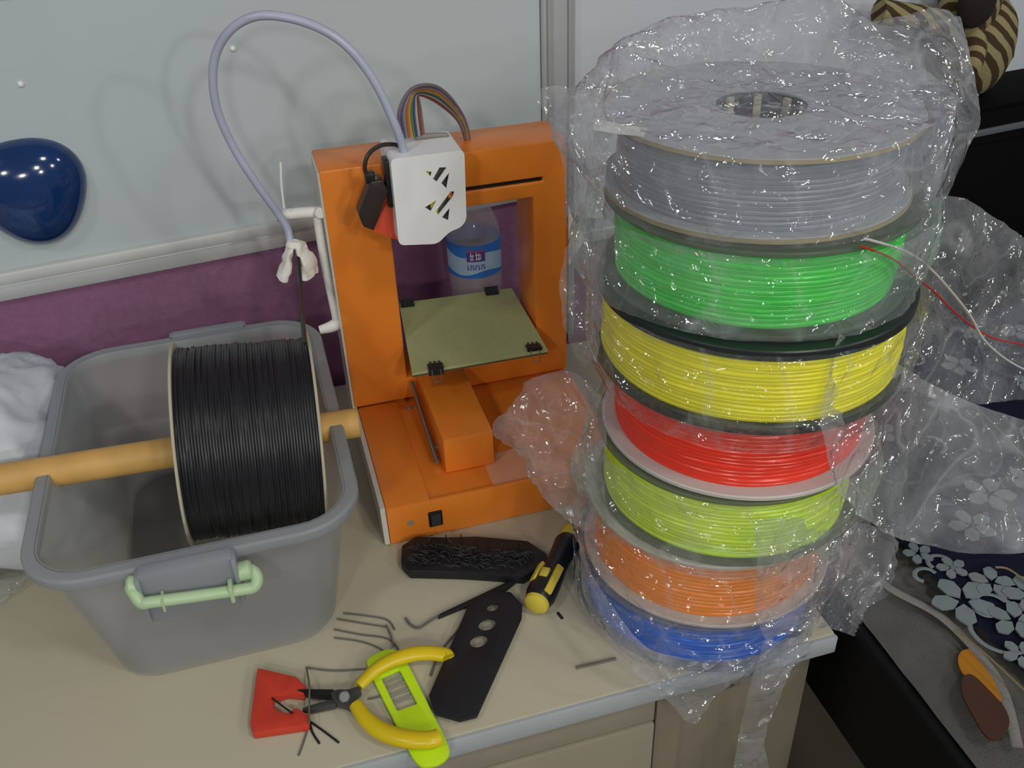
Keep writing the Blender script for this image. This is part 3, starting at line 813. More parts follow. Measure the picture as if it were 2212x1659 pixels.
b = BM(); lathe(b, [(.1182, .0), (.1186, .0), (.1186, .0030), (.1182, .0030)], 96, Matrix.Translation((.312, -.133, .4750)), closed=True); obj('card_edge', b, 'card', root)
for k in range(8):
    a = R(20+45*k); b = BM(); t = bmesh.new(); box(t, .0285, .0325, -.003, .003, 0, .052, .0006)
    merge(b, t, Matrix.Translation((.312, -.133, .424)) @ Matrix.Rotation(a, 4, 'Z')); obj('rib', b, 'cream', hb_)
b = BM(); lp = [(0.1832, -0.1216, 0.4784), (0.1950, -0.1375, 0.4784), (0.2105, -0.1545, 0.4784), (0.2016, -0.1687, 0.4784), (0.1858, -0.1563, 0.4784), (0.1738, -0.1420, 0.4784)]
prism(b, [(p[0], p[1]) for p in lp], .4783, .4788); obj('paper_label', b, 'label', root)

# ================================================================ CLEAR BAGS ROUND THE SPOOLS
def rfl(base, bumps):
    """mean radius with local outward folds: (angle deg, width deg, amount, z, z width)"""
    def f(a, z):
        r = base(z) if callable(base) else base
        for a0, w, am, zc, zw in bumps: r += am*bump(a, R(a0), R(w))*math.exp(-((z-zc)/zw)**2)
        return r
    return f

# 1 grey spool's bag: wall, closed loose top, left ear, tall right fold
g1 = BM(); CX1, CY1 = .312, -.133
rows = wrap(g1, CX1, CY1, rfl(lambda z: .1245 - .006*max(0, (.43-z)/.03), [(172, 14, .030, .470, .030), (200, 30, .008, .45, .03), (-12, 32, .018, .45, .05), (45, 40, .014, .47, .04), (-60, 20, .006, .44, .03)]), .404, .486, 220, 36, .0042, 19, 1.0)
# cap: shrinks to a loose roof above the flange
top = rows[-1]; NT = len(top); rim = [v.co.copy() for v in top]; prev = top
NR = 34
for j in range(1, NR+1):
    f = 1 - j/NR; row = []
    for k in range(NT):
        a = 2*PI*k/NT; p = rim[k]
        x = CX1 + (p.x-CX1)*f; y = CY1 + (p.y-CY1)*f
        back = max(0, math.sin(a-R(8)))**1.2
        lift = math.sin(min(1, (1-f)*2.2)*PI*.5)*.004 + .030*back*math.exp(-((f-.90)/.28)**2) + .030*bump(a, R(38), R(26))*math.exp(-((f-.92)/.22)**2)
        q = Vector((x, y, .486)); w = .0034*max(-.3, crease(q+Vector((3, 1, 2)), 20)) + .0012*crease(q, 47)
        z = p.z + lift - .0045*min(1, (1-f)*5)*(1-back*f) + w*min(1, j/5)
        z = max(z, .4796 if f < .93 else p.z-.002)
        if j == NR and k: break
        row.append(g1.verts.new((x, y, z)))
    for k in range(NT):
        k2 = (k+1) % NT
        if len(row) == 1: g1.faces.new([prev[k], prev[k2], row[0]])
        else: g1.faces.new([prev[k], prev[k2], row[k2], row[k]])
    prev = row
bag1 = thing('plastic_bag', 'loose clear plastic bag round the grey spool topping the stack', 'bag', (CX1, CY1, .41), 'clear spool bags')
obj('film', g1, 'bag', bag1, ang=70)
g1 = BM()
patch(g1, [[(0.1960, -0.1300, 0.4855), (0.1850, -0.1500, 0.4728), (0.1742, -0.1700, 0.4540), (0.1693, -0.1800, 0.4273)],
           [(0.1753, -0.1200, 0.4968), (0.1682, -0.1400, 0.4785), (0.1640, -0.1600, 0.4552), (0.1608, -0.1700, 0.4245)],
           [(0.1587, -0.1100, 0.5026), (0.1587, -0.1200, 0.4819), (0.1592, -0.1400, 0.4557), (0.1573, -0.1500, 0.4204)],
           [(0.1431, -0.1000, 0.4973), (0.1489, -0.1100, 0.4835), (0.1577, -0.1300, 0.4559), (0.1580, -0.1400, 0.4012)]], 34, 40, .004, 30, 2)
obj('side_ear', g1, 'bag_dense', bag1, ang=70)
g1 = BM()
patch(g1, [[(0.3880, -0.1000, 0.5117), (0.3696, -0.1600, 0.4907), (0.3503, -0.2100, 0.4610), (0.3295, -0.2400, 0.4097)],
           [(0.4271, -0.1000, 0.5218), (0.4026, -0.1600, 0.5005), (0.3809, -0.2100, 0.4671), (0.3550, -0.2300, 0.4085)],
           [(0.4801, -0.0900, 0.5237), (0.4582, -0.1400, 0.4965), (0.4297, -0.1900, 0.4613), (0.4010, -0.2100, 0.4039)],
           [(0.5405, -0.0600, 0.5067), (0.5292, -0.1000, 0.4754), (0.5119, -0.1400, 0.4429), (0.4718, -0.1700, 0.3886)]], 44, 44, .005, 13, 3)
obj('loose_fold', g1, 'bag_dense', bag1, ang=70)

# 2 green spool's zip bag with a flap lying out to the right
g2 = thing('plastic_bag', 'clear zip bag with red seal line round the green spool', 'bag', (.313, -.143, .35), 'clear spool bags')
b = BM()
wrap(b, .313, -.143, rfl(lambda z: .1285, [(178, 16, .022, .385, .03), (195, 20, .008, .36, .03), (-75, 8, .004, .405, .012), (0, 40, .012, .39, .03)]), .352, .4165, 220, 34, .0040, 22, 5.0)
patch(b, [[(0.1908, -0.1400, 0.4037), (0.1840, -0.1500, 0.3704), (0.1772, -0.1600, 0.3319), (0.1740, -0.1700, 0.3042)],
          [(0.1776, -0.1200, 0.3895), (0.1705, -0.1300, 0.3591), (0.1652, -0.1400, 0.3234), (0.1719, -0.1500, 0.2883)],
          [(0.1716, -0.1100, 0.3782), (0.1572, -0.1200, 0.3566), (0.1577, -0.1300, 0.3151), (0.1705, -0.1400, 0.2735)]], 26, 34, .004, 34, 6)
FLAP2 = [[(0.3326, -0.2400, 0.4128), (0.3389, -0.2350, 0.3764), (0.3457, -0.2350, 0.3401), (0.3725, -0.2350, 0.3058)],
         [(0.3875, -0.2150, 0.4043), (0.3946, -0.2150, 0.3629), (0.4098, -0.2150, 0.3127), (0.4329, -0.2150, 0.2496)],
         [(0.4657, -0.1800, 0.3993), (0.4762, -0.1850, 0.3280), (0.4924, -0.1900, 0.2691), (0.5183, -0.1900, 0.1896)],
         [(0.5527, -0.1500, 0.3514), (0.5630, -0.1600, 0.2818), (0.5847, -0.1600, 0.2185), (0.5898, -0.1700, 0.1654)],
         [(0.6720, -0.1200, 0.2669), (0.6816, -0.1300, 0.2136), (0.6981, -0.1300, 0.1666), (0.7033, -0.1400, 0.1258)]]
obj('film', b, 'bag', g2, ang=70)
b = BM(); patch(b, FLAP2, 60, 44, .006, 16, 7); obj('loose_flap', b, 'bag_dense', g2, ang=70)
b = BM(); tube(b, [(0.3172, -0.2730, 0.4222), (0.3618, -0.2520, 0.3954), (0.4070, -0.2300, 0.3600), (0.4358, -0.2150, 0.3382), (0.4921, -0.1950, 0.2904), (0.5405, -0.1820, 0.2560), (0.5894, -0.1680, 0.2313), (0.6820, -0.1400, 0.1869)], .0013, 8, flat=.6); obj('zip_strip', b, 'zip_red', g2, label='red zip seal line')
b = BM(); tube(b, [(0.3198, -0.2720, 0.4268), (0.3782, -0.2450, 0.3949), (0.4279, -0.2220, 0.3577), (0.4941, -0.1960, 0.2973), (0.5330, -0.1860, 0.2540), (0.5958, -0.1700, 0.2056), (0.6846, -0.1500, 0.1536)], .0018, 8, flat=.6); obj('zip_strip', b, 'zip_white', g2, label='whitish zip seal line')

# 3 yellow spool's bag, hanging out to the lower right
g3 = thing('plastic_bag', 'clear plastic bag round the yellow spool, drooping to the lower right', 'bag', (.312, -.151, .27), 'clear spool bags')
b = BM()
wrap(b, .312, -.151, rfl(lambda z: .1315 - .01*max(0, (.285-z)/.03), [(0, 40, .010, .30, .04), (180, 22, .006, .31, .03)]), .254, .347, 220, 40, .0036, 21, 9.0)
obj('film', b, 'bag_thin', g3, ang=70)
b = BM()
patch(b, [[(0.3094, -0.2750, 0.3574), (0.3056, -0.2850, 0.3014), (0.3109, -0.2900, 0.2525), (0.3390, -0.2900, 0.2085)],
          [(0.3875, -0.2450, 0.3001), (0.3865, -0.2550, 0.2539), (0.3778, -0.2650, 0.2023), (0.3856, -0.2750, 0.1531)],
          [(0.4727, -0.2150, 0.2361), (0.4677, -0.2300, 0.1932), (0.4607, -0.2450, 0.1386), (0.4548, -0.2550, 0.0935)],
          [(0.5185, -0.2200, 0.2095), (0.5248, -0.2400, 0.1658), (0.5174, -0.2600, 0.1190), (0.5053, -0.2750, 0.0851)],
          [(0.6068, -0.2300, 0.1700), (0.5999, -0.2500, 0.1381), (0.5886, -0.2750, 0.1061), (0.5840, -0.2900, 0.0808)]], 60, 44, .006, 15, 10)
obj('loose_flap', b, 'bag_flap', g3, ang=70)

# 4 neon spool's bag with a wide ear over the printer
g4 = thing('plastic_bag', 'crumpled clear bag round the neon spool, its ear over the printer base', 'bag', (.303, -.153, .14), 'clear spool bags')
b = BM()
wrap(b, .303, -.153, rfl(lambda z: .122, [(176, 18, .020, .17, .03), (-8, 30, .022, .155, .04), (-60, 30, .003, .16, .02)]), .124, .206, 200, 34, .0034, 24, 12.0)
obj('film', b, 'bag', g4, ang=70)
b = BM()
patch(b, [[(0.1879, -0.1500, 0.2480), (0.1849, -0.1600, 0.2119), (0.1811, -0.1700, 0.1747), (0.1870, -0.1800, 0.1334)],
          [(0.1686, -0.1200, 0.2617), (0.1576, -0.1300, 0.2073), (0.1585, -0.1400, 0.1518), (0.1730, -0.1600, 0.1146)],
          [(0.1435, -0.1000, 0.2476), (0.1267, -0.1100, 0.2057), (0.1378, -0.1200, 0.1524), (0.1586, -0.1400, 0.1158)],
          [(0.1333, -0.0900, 0.2262), (0.1048, -0.0900, 0.1929), (0.1244, -0.1000, 0.1704), (0.1419, -0.1200, 0.1292)]], 46, 46, .006, 26, 13)
obj('loose_fold', b, 'bag_dense', g4, ang=70)

# 5 orange spool's bag
g5 = thing('plastic_bag', 'crinkled clear bag round the orange spool, folded at lower right', 'bag', (.294, -.149, .06), 'clear spool bags')
b = BM()
wrap(b, .294, -.149, rfl(lambda z: .1215 + .004*math.sin((z-.06)*60), [(-15, 26, .030, .08, .04), (-70, 30, .004, .07, .02)]), .046, .131, 200, 34, .0046, 26, 15.0)
obj('film', b, 'bag_thin', g5, ang=70)
b = BM()
patch(b, [[(0.2655, -0.2800, 0.1967), (0.2686, -0.2850, 0.1504), (0.2721, -0.2900, 0.1009), (0.2857, -0.2900, 0.0621)],
          [(0.3315, -0.2600, 0.1659), (0.3326, -0.2700, 0.1219), (0.3372, -0.2750, 0.0750), (0.3572, -0.2750, 0.0387)],
          [(0.4051, -0.2300, 0.1142), (0.4013, -0.2450, 0.0832), (0.4133, -0.2500, 0.0306), (0.4367, -0.2500, -0.0352)],
          [(0.4652, -0.2100, 0.0681), (0.4713, -0.2200, 0.0326), (0.4693, -0.2300, -0.0015), (0.4733, -0.2300, -0.0562)]], 40, 40, .006, 28, 16)
obj('loose_fold', b, 'bag_dense', g5, ang=70)

# 6 blue spool's bag draping over the table's front edge
g6 = thing('plastic_bag', 'clear bag round the bottom blue spool, trailing over the table edge', 'bag', (.289, -.148, .01), 'clear spool bags')
b = BM()
wrap(b, .289, -.148, rfl(lambda z: .1205, [(-60, 24, .004, .03, .03)]), .0035, .058, 200, 26, .003, 26, 18.0)
obj('film', b, 'bag_thin', g6, ang=70)
b = BM()
patch(b, [[(0.1619, -0.1450, 0.0991), (0.1563, -0.1700, 0.0827), (0.1509, -0.2000, 0.0665), (0.1568, -0.2300, 0.0482)],
          [(0.1630, -0.2000, 0.0859), (0.1581, -0.2250, 0.0720), (0.1616, -0.2500, 0.0623), (0.1721, -0.2680, 0.0432)],
          [(0.1820, -0.2620, 0.0682), (0.1823, -0.2720, 0.0618), (0.1884, -0.2750, 0.0422), (0.2044, -0.2750, -0.0041)],
          [(0.2232, -0.2780, 0.0507), (0.2232, -0.2800, 0.0380), (0.2270, -0.2780, 0.0033), (0.2353, -0.2720, -0.0520)],
          [(0.2741, -0.2840, 0.0389), (0.2752, -0.2840, 0.0294), (0.2734, -0.2820, 0.0154), (0.2565, -0.2760, -0.0105)],
          [(0.3375, -0.2700, 0.0341), (0.3496, -0.2700, 0.0176), (0.3461, -0.2720, 0.0022), (0.3228, -0.2740, -0.0093)]], 60, 34, .0035, 30, 19)
obj('loose_fold', b, 'bag_dense', g6, ang=70)
b = BM()
patch(b, [[(0.2792, -0.2920, 0.0695), (0.2972, -0.2920, 0.0661), (0.3219, -0.2900, 0.0582)],
          [(0.2725, -0.2900, 0.0065), (0.2901, -0.2920, 0.0021), (0.3087, -0.2900, -0.0075)],
          [(0.2727, -0.2860, -0.0713), (0.2853, -0.2880, -0.0740), (0.3021, -0.2860, -0.0837)],
          [(0.2726, -0.2840, -0.1621), (0.2979, -0.2860, -0.1710), (0.3325, -0.2840, -0.1901)]], 40, 20, .003, 36, 20)
obj('loose_fold', b, 'bag_dense', g6, ang=70)

# ================================================================ SMALL THINGS ON THE TABLE
def zp(pts): return [(p[0], p[1]) for p in pts]
# black slab with three holes
b = BM(); prism(b, zp([(0.0870, -0.1048, 0.0080), (0.1054, -0.1128, 0.0080), (0.1116, -0.1323, 0.0080), (0.1059, -0.1493, 0.0080), (0.0362, -0.2451, 0.0080), (0.0205, -0.2446, 0.0080), (0.0021, -0.2317, 0.0080), (0.0009, -0.2103, 0.0080), (0.0597, -0.1185, 0.0080)]), .0056, .008,
     holes=[ellipse(*[v for v in (0.0829, -0.1268, 0.0080)][:2], .0060, .0048, 16, .3), ellipse(*[v for v in (0.0720, -0.1463, 0.0080)][:2], .0088, .0070, 18, .3), ellipse(*[v for v in (0.0591, -0.1637, 0.0080)][:2], .0088, .0070, 18, .3)], bev=.0006)
tag(obj('printed_slab', b, 'black_matt', loc=(0.0470, -0.1848, 0.0000)), 'long black printed slab with three round holes, beside the pliers', 'printed part')
# rough black slab with stringy hairs
rs = thing('printed_slab', 'rough black printed slab with stringy hairs along the printer front', 'printed part', (0.0777, -0.0448, 0.0000))
b = BM(); prism(b, zp([(0.0139, -0.0172, 0.0120), (0.0317, -0.0081, 0.0120), (0.0596, -0.0189, 0.0120), (0.0928, -0.0284, 0.0120), (0.1421, -0.0522, 0.0120), (0.1548, -0.0761, 0.0120), (0.1515, -0.0892, 0.0120), (0.1223, -0.1003, 0.0120), (0.1051, -0.0926, 0.0120), (0.0659, -0.0756, 0.0120), (0.0140, -0.0566, 0.0120), (0.0083, -0.0414, 0.0120)]), .001, .012, bev=.001)
obj('slab', b, 'black_matt', rs)
b = BM(); A = Vector((0.0310, -0.0239, 0.0130)); B = Vector((0.1444, -0.0773, 0.0130)); C_ = Vector((0.0181, -0.0513, 0.0130)); D2 = Vector((0.1193, -0.0943, 0.0130))
for k in range(300):
    u, v = random.random(), random.random()**1.5
    p = A.lerp(B, u).lerp(C_.lerp(D2, u), v); a = random.uniform(1.8, 3.0); L = random.uniform(.005, .014)
    q = p + Vector((math.cos(a)*L, math.sin(a)*L*.6, random.uniform(.0, .005)))
    tube(b, [p, p.lerp(q, .5) + Vector((0, 0, .003)), q], .00042, 4, n=2)
for u in (.08, .25, .32, .38, .55, .62, .7, .86, .92):
    p = A.lerp(B, u) + Vector((0, .006, -.002)); q = p + Vector((random.uniform(-.01, .008), random.uniform(.004, .013), .006))
    tube(b, [p, p.lerp(q, .6) + Vector((0, 0, .003)), q], .0006, 4, n=3)
obj('stringy_hairs', b, 'black_matt', rs, kind='stuff')
# thin black bar with a loose wire end under the slab
tb_ = thing('printed_bar', 'thin black printed bar ending in a loose wire, left of the three-hole slab', 'printed part', (0.0706, -0.1110, 0.0000))
b = BM(); prism(b, zp([(0.0329, -0.1161, 0.0040), (0.0293, -0.1199, 0.0040), (0.0557, -0.1146, 0.0040), (0.0742, -0.1161, 0.0040), (0.1056, -0.1034, 0.0040), (0.1186, -0.0956, 0.0040), (0.1090, -0.0951, 0.0040)]), .001, .005, bev=.0004); obj('bar', b, 'black_matt', tb_)
b = BM(); tube(b, [(0.0328, -0.1163, 0.0030), (0.0192, -0.1209, 0.0020), (0.0091, -0.1251, 0.0020), (0.0025, -0.1192, 0.0020), (-0.0010, -0.1097, 0.0030)], .0013, 6); obj('wire_end', b, 'scrap', tb_)

# stubby screwdriver, black and yellow
sd = thing('screwdriver', 'black and yellow handled screwdriver beside the spool stack', 'screwdriver', (0.1515, -0.1008, 0.0000))
P0_, P1_ = Vector((0.1224, -0.1437, 0.0160)), Vector((0.1851, -0.0650, 0.0160))
mtx, L = frame_to(P0_, P1_)
prof = [(0, .0), (.010, .0), (.0125, .003), (.0150, .012), (.0145, .030), (.012, .05), (.0115, .065), (.013, .085), (.0135, L-.012), (.011, L-.004), (0, L-.004)]
b = BM(); lathe(b, prof, 28, mtx); obj('handle', b, 'black', sd)
b = BM(); lathe(b, [(0, -.004), (.008, -.0036), (.0118, -.001), (.0125, .003), (.010, .0045), (0, .0045)], 28, mtx); obj('end_cap', b, 'yellow_soft', sd, label='yellow end cap')
b = BM(); lathe(b, [(0, L-.006), (.0115, L-.006), (.0115, L+.008), (.009, L+.012), (0, L+.012)], 24, mtx); obj('collar', b, 'yellow_soft', sd)
up_ = max(range(0, 360, 3), key=lambda a: (mtx.to_3x3() @ Vector((math.cos(R(a)), math.sin(R(a)), 0))).z)
sg_ = 1 if (mtx.to_3x3() @ Vector((math.cos(R(up_+60)), math.sin(R(up_+60)), 0))).x > 0 else -1
for ang_, h0, h1 in ((up_-sg_*52, .020, .046), (up_-sg_*8, .024, .036), (up_+sg_*38, .008, .046)):
    b = BM(); t = bmesh.new(); box(t, .0118, .0163, -.0042, .0042, h0, h1, .0015); merge(b, t, mtx @ Matrix.Rotation(R(ang_), 4, 'Z')); obj('grip_inset', b, 'yellow_soft', sd)
b = BM(); cyl(b, P1_ + (P1_-P0_).normalized()*.010, P1_ + (P1_-P0_).normalized()*.055, .003, seg=12); obj('shaft', b, 'steel', sd)

# neon yellow plate with a window, overhanging the edge a little
b = BM(); nz = .0045
prism(b, round_poly(zp([(-0.0465, -0.1505, 0.0050), (-0.0362, -0.1464, 0.0050), (-0.0242, -0.1433, 0.0050), (-0.0125, -0.1518, 0.0050), (0.0060, -0.2585, 0.0050), (0.0065, -0.2719, 0.0050), (-0.0046, -0.2785, 0.0050), (-0.0199, -0.2764, 0.0050), (-0.0248, -0.2675, 0.0050), (-0.0449, -0.1678, 0.0050)]), .006), .001, .005,
      holes=[round_poly(zp([(-0.0366, -0.1744, 0.0050), (-0.0186, -0.1702, 0.0050), (-0.0102, -0.2137, 0.0050), (-0.0289, -0.2159, 0.0050)]), .002)], bev=.0005)
npl = obj('printed_plate', b, 'neon', loc=(-0.0195, -0.2118, 0.0000)); tag(npl, 'neon yellow printed plate with rectangular window under the pliers', 'printed part')
for p, q in (((-0.0350, -0.1813, 0.0030), (-0.0171, -0.1773, 0.0030)), ((-0.0334, -0.1889, 0.0030), (-0.0156, -0.1849, 0.0030)), ((-0.0315, -0.1974, 0.0030), (-0.0135, -0.1936, 0.0030)), ((-0.0301, -0.2057, 0.0030), (-0.0118, -0.2022, 0.0030))):
    b = BM(); tube(b, [p, Vector(p).lerp(Vector(q), .5), q], .0011, 6, n=2); obj('bar', b, 'grey_in', npl)

# pliers
pl = thing('pliers', 'open long nose pliers with yellow vinyl handles', 'pliers', (-0.0710, -0.1823, 0.0000))
b = BM(); tube(b, [(-0.0573, -0.1844, 0.0120), (-0.0405, -0.1732, 0.0140), (-0.0223, -0.1681, 0.0160), (0.0015, -0.1679, 0.0160), (0.0230, -0.1747, 0.0140), (0.0257, -0.1781, 0.0130)], .0072, 14, n=6, rf=lambda t: .72 + .4*math.sin(min(1, t*1.6)*PI*.5) - .15*t, flat=.8); obj('grip', b, 'yellow_grip', pl)
b = BM(); tube(b, [(-0.0630, -0.2034, 0.0120), (-0.0568, -0.2210, 0.0120), (-0.0455, -0.2378, 0.0120), (-0.0281, -0.2518, 0.0130), (-0.0095, -0.2587, 0.0130), (-0.0006, -0.2579, 0.0120)], .0078, 14, n=6, rf=lambda t: .75 + .4*math.sin(min(1, t*1.6)*PI*.5) - .15*t, flat=.8); obj('grip', b, 'yellow_grip', pl)
b = BM(); prism(b, round_poly(zp([(-0.0777, -0.1821, 0.0120), (-0.0670, -0.1856, 0.0120), (-0.0569, -0.1846, 0.0120), (-0.0557, -0.1902, 0.0120), (-0.0639, -0.1928, 0.0120), (-0.0613, -0.2030, 0.0120), (-0.0666, -0.2054, 0.0120), (-0.0746, -0.1987, 0.0120), (-0.0821, -0.1937, 0.0120), (-0.0826, -0.1847, 0.0120)]), .003), .004, .013, bev=.001); obj('joint', b, 'steel_dark', pl)
b = BM(); cyl(b, (-0.0712, -0.1921, 0.0120), (-0.0712, -0.1958, 0.0165), .0052, seg=18, bev=.001); obj('rivet', b, 'steel', pl)
b = BM(); prism(b, zp([(-0.0790, -0.1800, 0.0100), (-0.0799, -0.1871, 0.0100), (-0.1011, -0.1787, 0.0100), (-0.1117, -0.1701, 0.0100), (-0.1037, -0.1716, 0.0100)]), .004, .011, bev=.0008); obj('jaw', b, 'black', pl)
b = BM(); prism(b, zp([(-0.0803, -0.1901, 0.0100), (-0.0795, -0.1966, 0.0100), (-0.1021, -0.1954, 0.0100), (-0.1090, -0.1917, 0.0100), (-0.0975, -0.1903, 0.0100)]), .004, .011, bev=.0008); obj('jaw', b, 'steel_dark', pl)

# red C-shaped bracket
b = BM()
prism(b, round_poly(zp([(-0.1437, -0.1331, 0.0100), (-0.1103, -0.1549, 0.0100), (-0.1022, -0.1694, 0.0100), (-0.1062, -0.1766, 0.0100), (-0.1192, -0.1703, 0.0100), (-0.1323, -0.1708, 0.0100), (-0.1333, -0.1834, 0.0100), (-0.1220, -0.1926, 0.0100), (-0.1136, -0.1887, 0.0100), (-0.1035, -0.2005, 0.0100), (-0.1053, -0.2099, 0.0100), (-0.1525, -0.2036, 0.0100), (-0.1538, -0.1920, 0.0100)]), .002), .001, .010, bev=.0008)
tag(obj('printed_bracket', b, 'red', loc=(-0.1339, -0.1700, 0.0000)), 'red printed C-shaped bracket at the tip of the pliers', 'printed part')

# filament scraps
def scrap(pts, label, r=.0009, m_='scrap'):
    b = BM(); tube(b, pts, r, 6, n=4); tag(obj('filament_scrap', b, m_, loc=pts[0]), label, 'scrap', 'filament scraps on the table')
scrap([(-0.0583, -0.0828, 0.0010), (-0.0378, -0.0927, 0.0010), (-0.0186, -0.1046, 0.0010), (-0.0139, -0.1191, 0.0010)], 'thin bent filament scrap nearest the box, topmost of the bundle')
scrap([(-0.0654, -0.0881, 0.0010), (-0.0436, -0.1008, 0.0010), (-0.0219, -0.1128, 0.0010)], 'second thin filament scrap down in the bundle by the box')
scrap([(-0.0699, -0.1009, 0.0010), (-0.0459, -0.1154, 0.0010), (-0.0220, -0.1286, 0.0010), (-0.0133, -0.1500, 0.0020)], 'third filament scrap in the bundle, bent towards the neon plate')
scrap([(-0.0712, -0.1114, 0.0010), (-0.0513, -0.1215, 0.0010), (-0.0369, -0.1321, 0.0010), (-0.0273, -0.1434, 0.0010)], 'lowest filament scrap of the bundle between box and neon plate')
scrap([(-0.0208, -0.1126, 0.0030), (-0.0186, -0.1285, 0.0030), (-0.0190, -0.1447, 0.0060)], 'short upright filament scrap crossing the bundle end')
scrap([(-0.1007, -0.1393, 0.0012), (-0.0772, -0.1507, 0.0010), (-0.0481, -0.1578, 0.0010)], 'pale filament scrap above the pliers jaws', .001)
scrap([(-0.1006, -0.1406, 0.0026), (-0.0998, -0.1701, 0.0125), (-0.1020, -0.1903, 0.0125), (-0.1042, -0.2094, 0.0120)], 'dark filament scrap lying across the pliers tips')
scrap([(-0.1331, -0.1730, 0.0110), (-0.1250, -0.1851, 0.0120), (-0.1171, -0.1958, 0.0120)], 'short black filament scrap across the red bracket opening', .0009, 'black_matt')
scrap([(-0.1033, -0.2011, 0.0010), (-0.0935, -0.2141, 0.0010), (-0.0827, -0.2292, 0.0010)], 'straight black filament scrap below the pliers jaws', .0010, 'black_matt')
scrap([(-0.1044, -0.1975, 0.0020), (-0.1036, -0.2109, 0.0010), (-0.0988, -0.2250, 0.0010)], 'black filament scrap with bent tip under the pliers', .0010, 'black_matt')
scrap([(-0.1061, -0.2051, 0.0010), (-0.1121, -0.2203, 0.0010), (-0.1172, -0.2315, 0.0010)], 'grey filament scrap nearest the table edge below the red bracket')
scrap([(0.1379, -0.2166, 0.0010), (0.1580, -0.2175, 0.0010), (0.1762, -0.2178, 0.0010)], 'lone grey filament scrap beside the bag of the blue spool', .0016)
scrap([(0.1432, -0.1478, 0.0010), (0.1452, -0.1560, 0.0010)], 'tiny dark filament stub below the screwdriver', .0015, 'black_matt')
scrap([(-0.0514, -0.1920, 0.0010), (-0.0431, -0.1926, 0.0010), (-0.0346, -0.1921, 0.0010)], 'short grey filament scrap left of the neon plate window', .001)
scrap([(0.0077, -0.1841, 0.0010), (0.0218, -0.1604, 0.0010), (0.0451, -0.1382, 0.0010)], 'grey filament scrap along the left side of the three-hole slab', .0012)

# ================================================================ BLUE DOME AND ADDED GLINTS ON THE WHITEBOARD
c = Vector((-0.3097, 0.3585, 0.3125))
b = BM(); t = bmesh.new(); bmesh.ops.create_uvsphere(t, u_segments=64, v_segments=40, radius=1)
for v in t.verts:
    p = v.co; a = math.atan2(p.z, p.x); rr = .0615 + .0038*math.cos(3*(a - R(30))) 
    v.co = Vector((p.x*rr, p.y*.034, p.z*rr))
bmesh.ops.delete(t, geom=[v for v in t.verts if v.co.y > .0002], context='VERTS')
merge(b, t, Matrix.Translation(c) @ Matrix.Rotation(WA, 4, 'Z') @ Matrix.Rotation(R(-4), 4, 'Y'))
tag(obj('wall_dome', b, 'blue_dome', loc=c), 'glossy dark blue rounded-triangle dome on the whiteboard', 'ornament')
for (s, lb) in (((-0.2852, 0.3612, 0.4268), 'tiny added bead for a glint on the whiteboard above the blue dome'), ((-0.0619, 0.3853, 0.4353), 'tiny added bead for a glint on the whiteboard inside the tube loop')):  # small white beads added to stand for glints on the board
    b = BM(); t = bmesh.new(); bmesh.ops.create_uvsphere(t, u_segments=12, v_segments=8, radius=.0035); merge(b, t, Matrix.Translation(s)); tag(obj('board_glint', b, 'pin', loc=s), lb, 'glint')  # 'pin' is the white of the added glint beads

# ================================================================ RIGHT SIDE: cabinet, toy, bench, tote, cloth
cb = thing('low_cabinet', 'low black cabinet with pale strip against the wall at the right', 'cabinet', wp(1.4, -.72, .1))
b = BM(); wall_box(b, .86, 2.3, -.72, .243, .014, .13, .002); obj('cabinet_body', b, 'cab_black', cb)
b = BM(); wall_box(b, .855, 2.3, .243, .249, .0135, .135, .001); obj('cabinet_top', b, 'cab_black', cb)
p = (0.9883, 0.3750, 0.2095); q = (1.0712, 0.3839, 0.2105)
b = BM(); wall_box(b, .86, 2.3, p[2]-.006, p[2]+.004, .1295, .134, .001); obj('trim_strip', b, 'cab_trim', cb)
b = BM(); wall_box(b, .90, 1.55, -.55, p[2]-.02, .1295, .133, .001); obj('door_panel', b, 'cab_black', cb)

# striped plush toy sitting on the cabinet
pz = .249; py = .07
pt = thing('plush_toy', 'brown and cream striped plush toy sitting on the black cabinet', 'toy', wp(1.03, pz, py))
def blob(bm, c, r, rot=0):
    t = bmesh.new(); bmesh.ops.create_uvsphere(t, u_segments=28, v_segments=18, radius=1)
    for v in t.verts: v.co = Vector((v.co.x*r[0], v.co.y*r[1], v.co.z*r[2])) ; 
    for v in t.verts: v.co += noise.noise_vector(v.co*60)*.002
    merge(bm, t, Matrix.Translation(c) @ Matrix.Rotation(rot, 4, 'Y'))
b = BM(); blob(b, wp(1.0, pz+.07, py), (.055, .045, .075)); obj('body', b, 'plush', pt)
b = BM(); blob(b, (0.9623, 0.4285, 0.3821), (.046, .036, .050)); hd_ = obj('head', b, 'plush', pt)
b = BM(); blob(b, (0.9399, 0.3889, 0.3918), (.030, .016, .032)); obj('muzzle', b, 'plush_dark', hd_)
b = BM(); tube(b, [wp(.97, pz+.10, py), wp(.93, .355, py+.01), wp(.87, .375, py+.01), wp(.80, .39, py)], .017, 14, n=6); obj('arm', b, 'plush', pt)
b = BM(); tube(b, [(0.9623, 0.4134, 0.3534), (0.9679, 0.4039, 0.3292), (0.9603, 0.3931, 0.3143), (0.9613, 0.3932, 0.2997)], .016, 14, n=6, rf=lambda t: 1-.2*t); obj('leg', b, 'plush', pt)
for s in (-.05, .05):
    b = BM(); blob(b, wp(1.06+s, .455, py), (.018, .012, .02)); obj('ear', b, 'plush_dark', hd_)

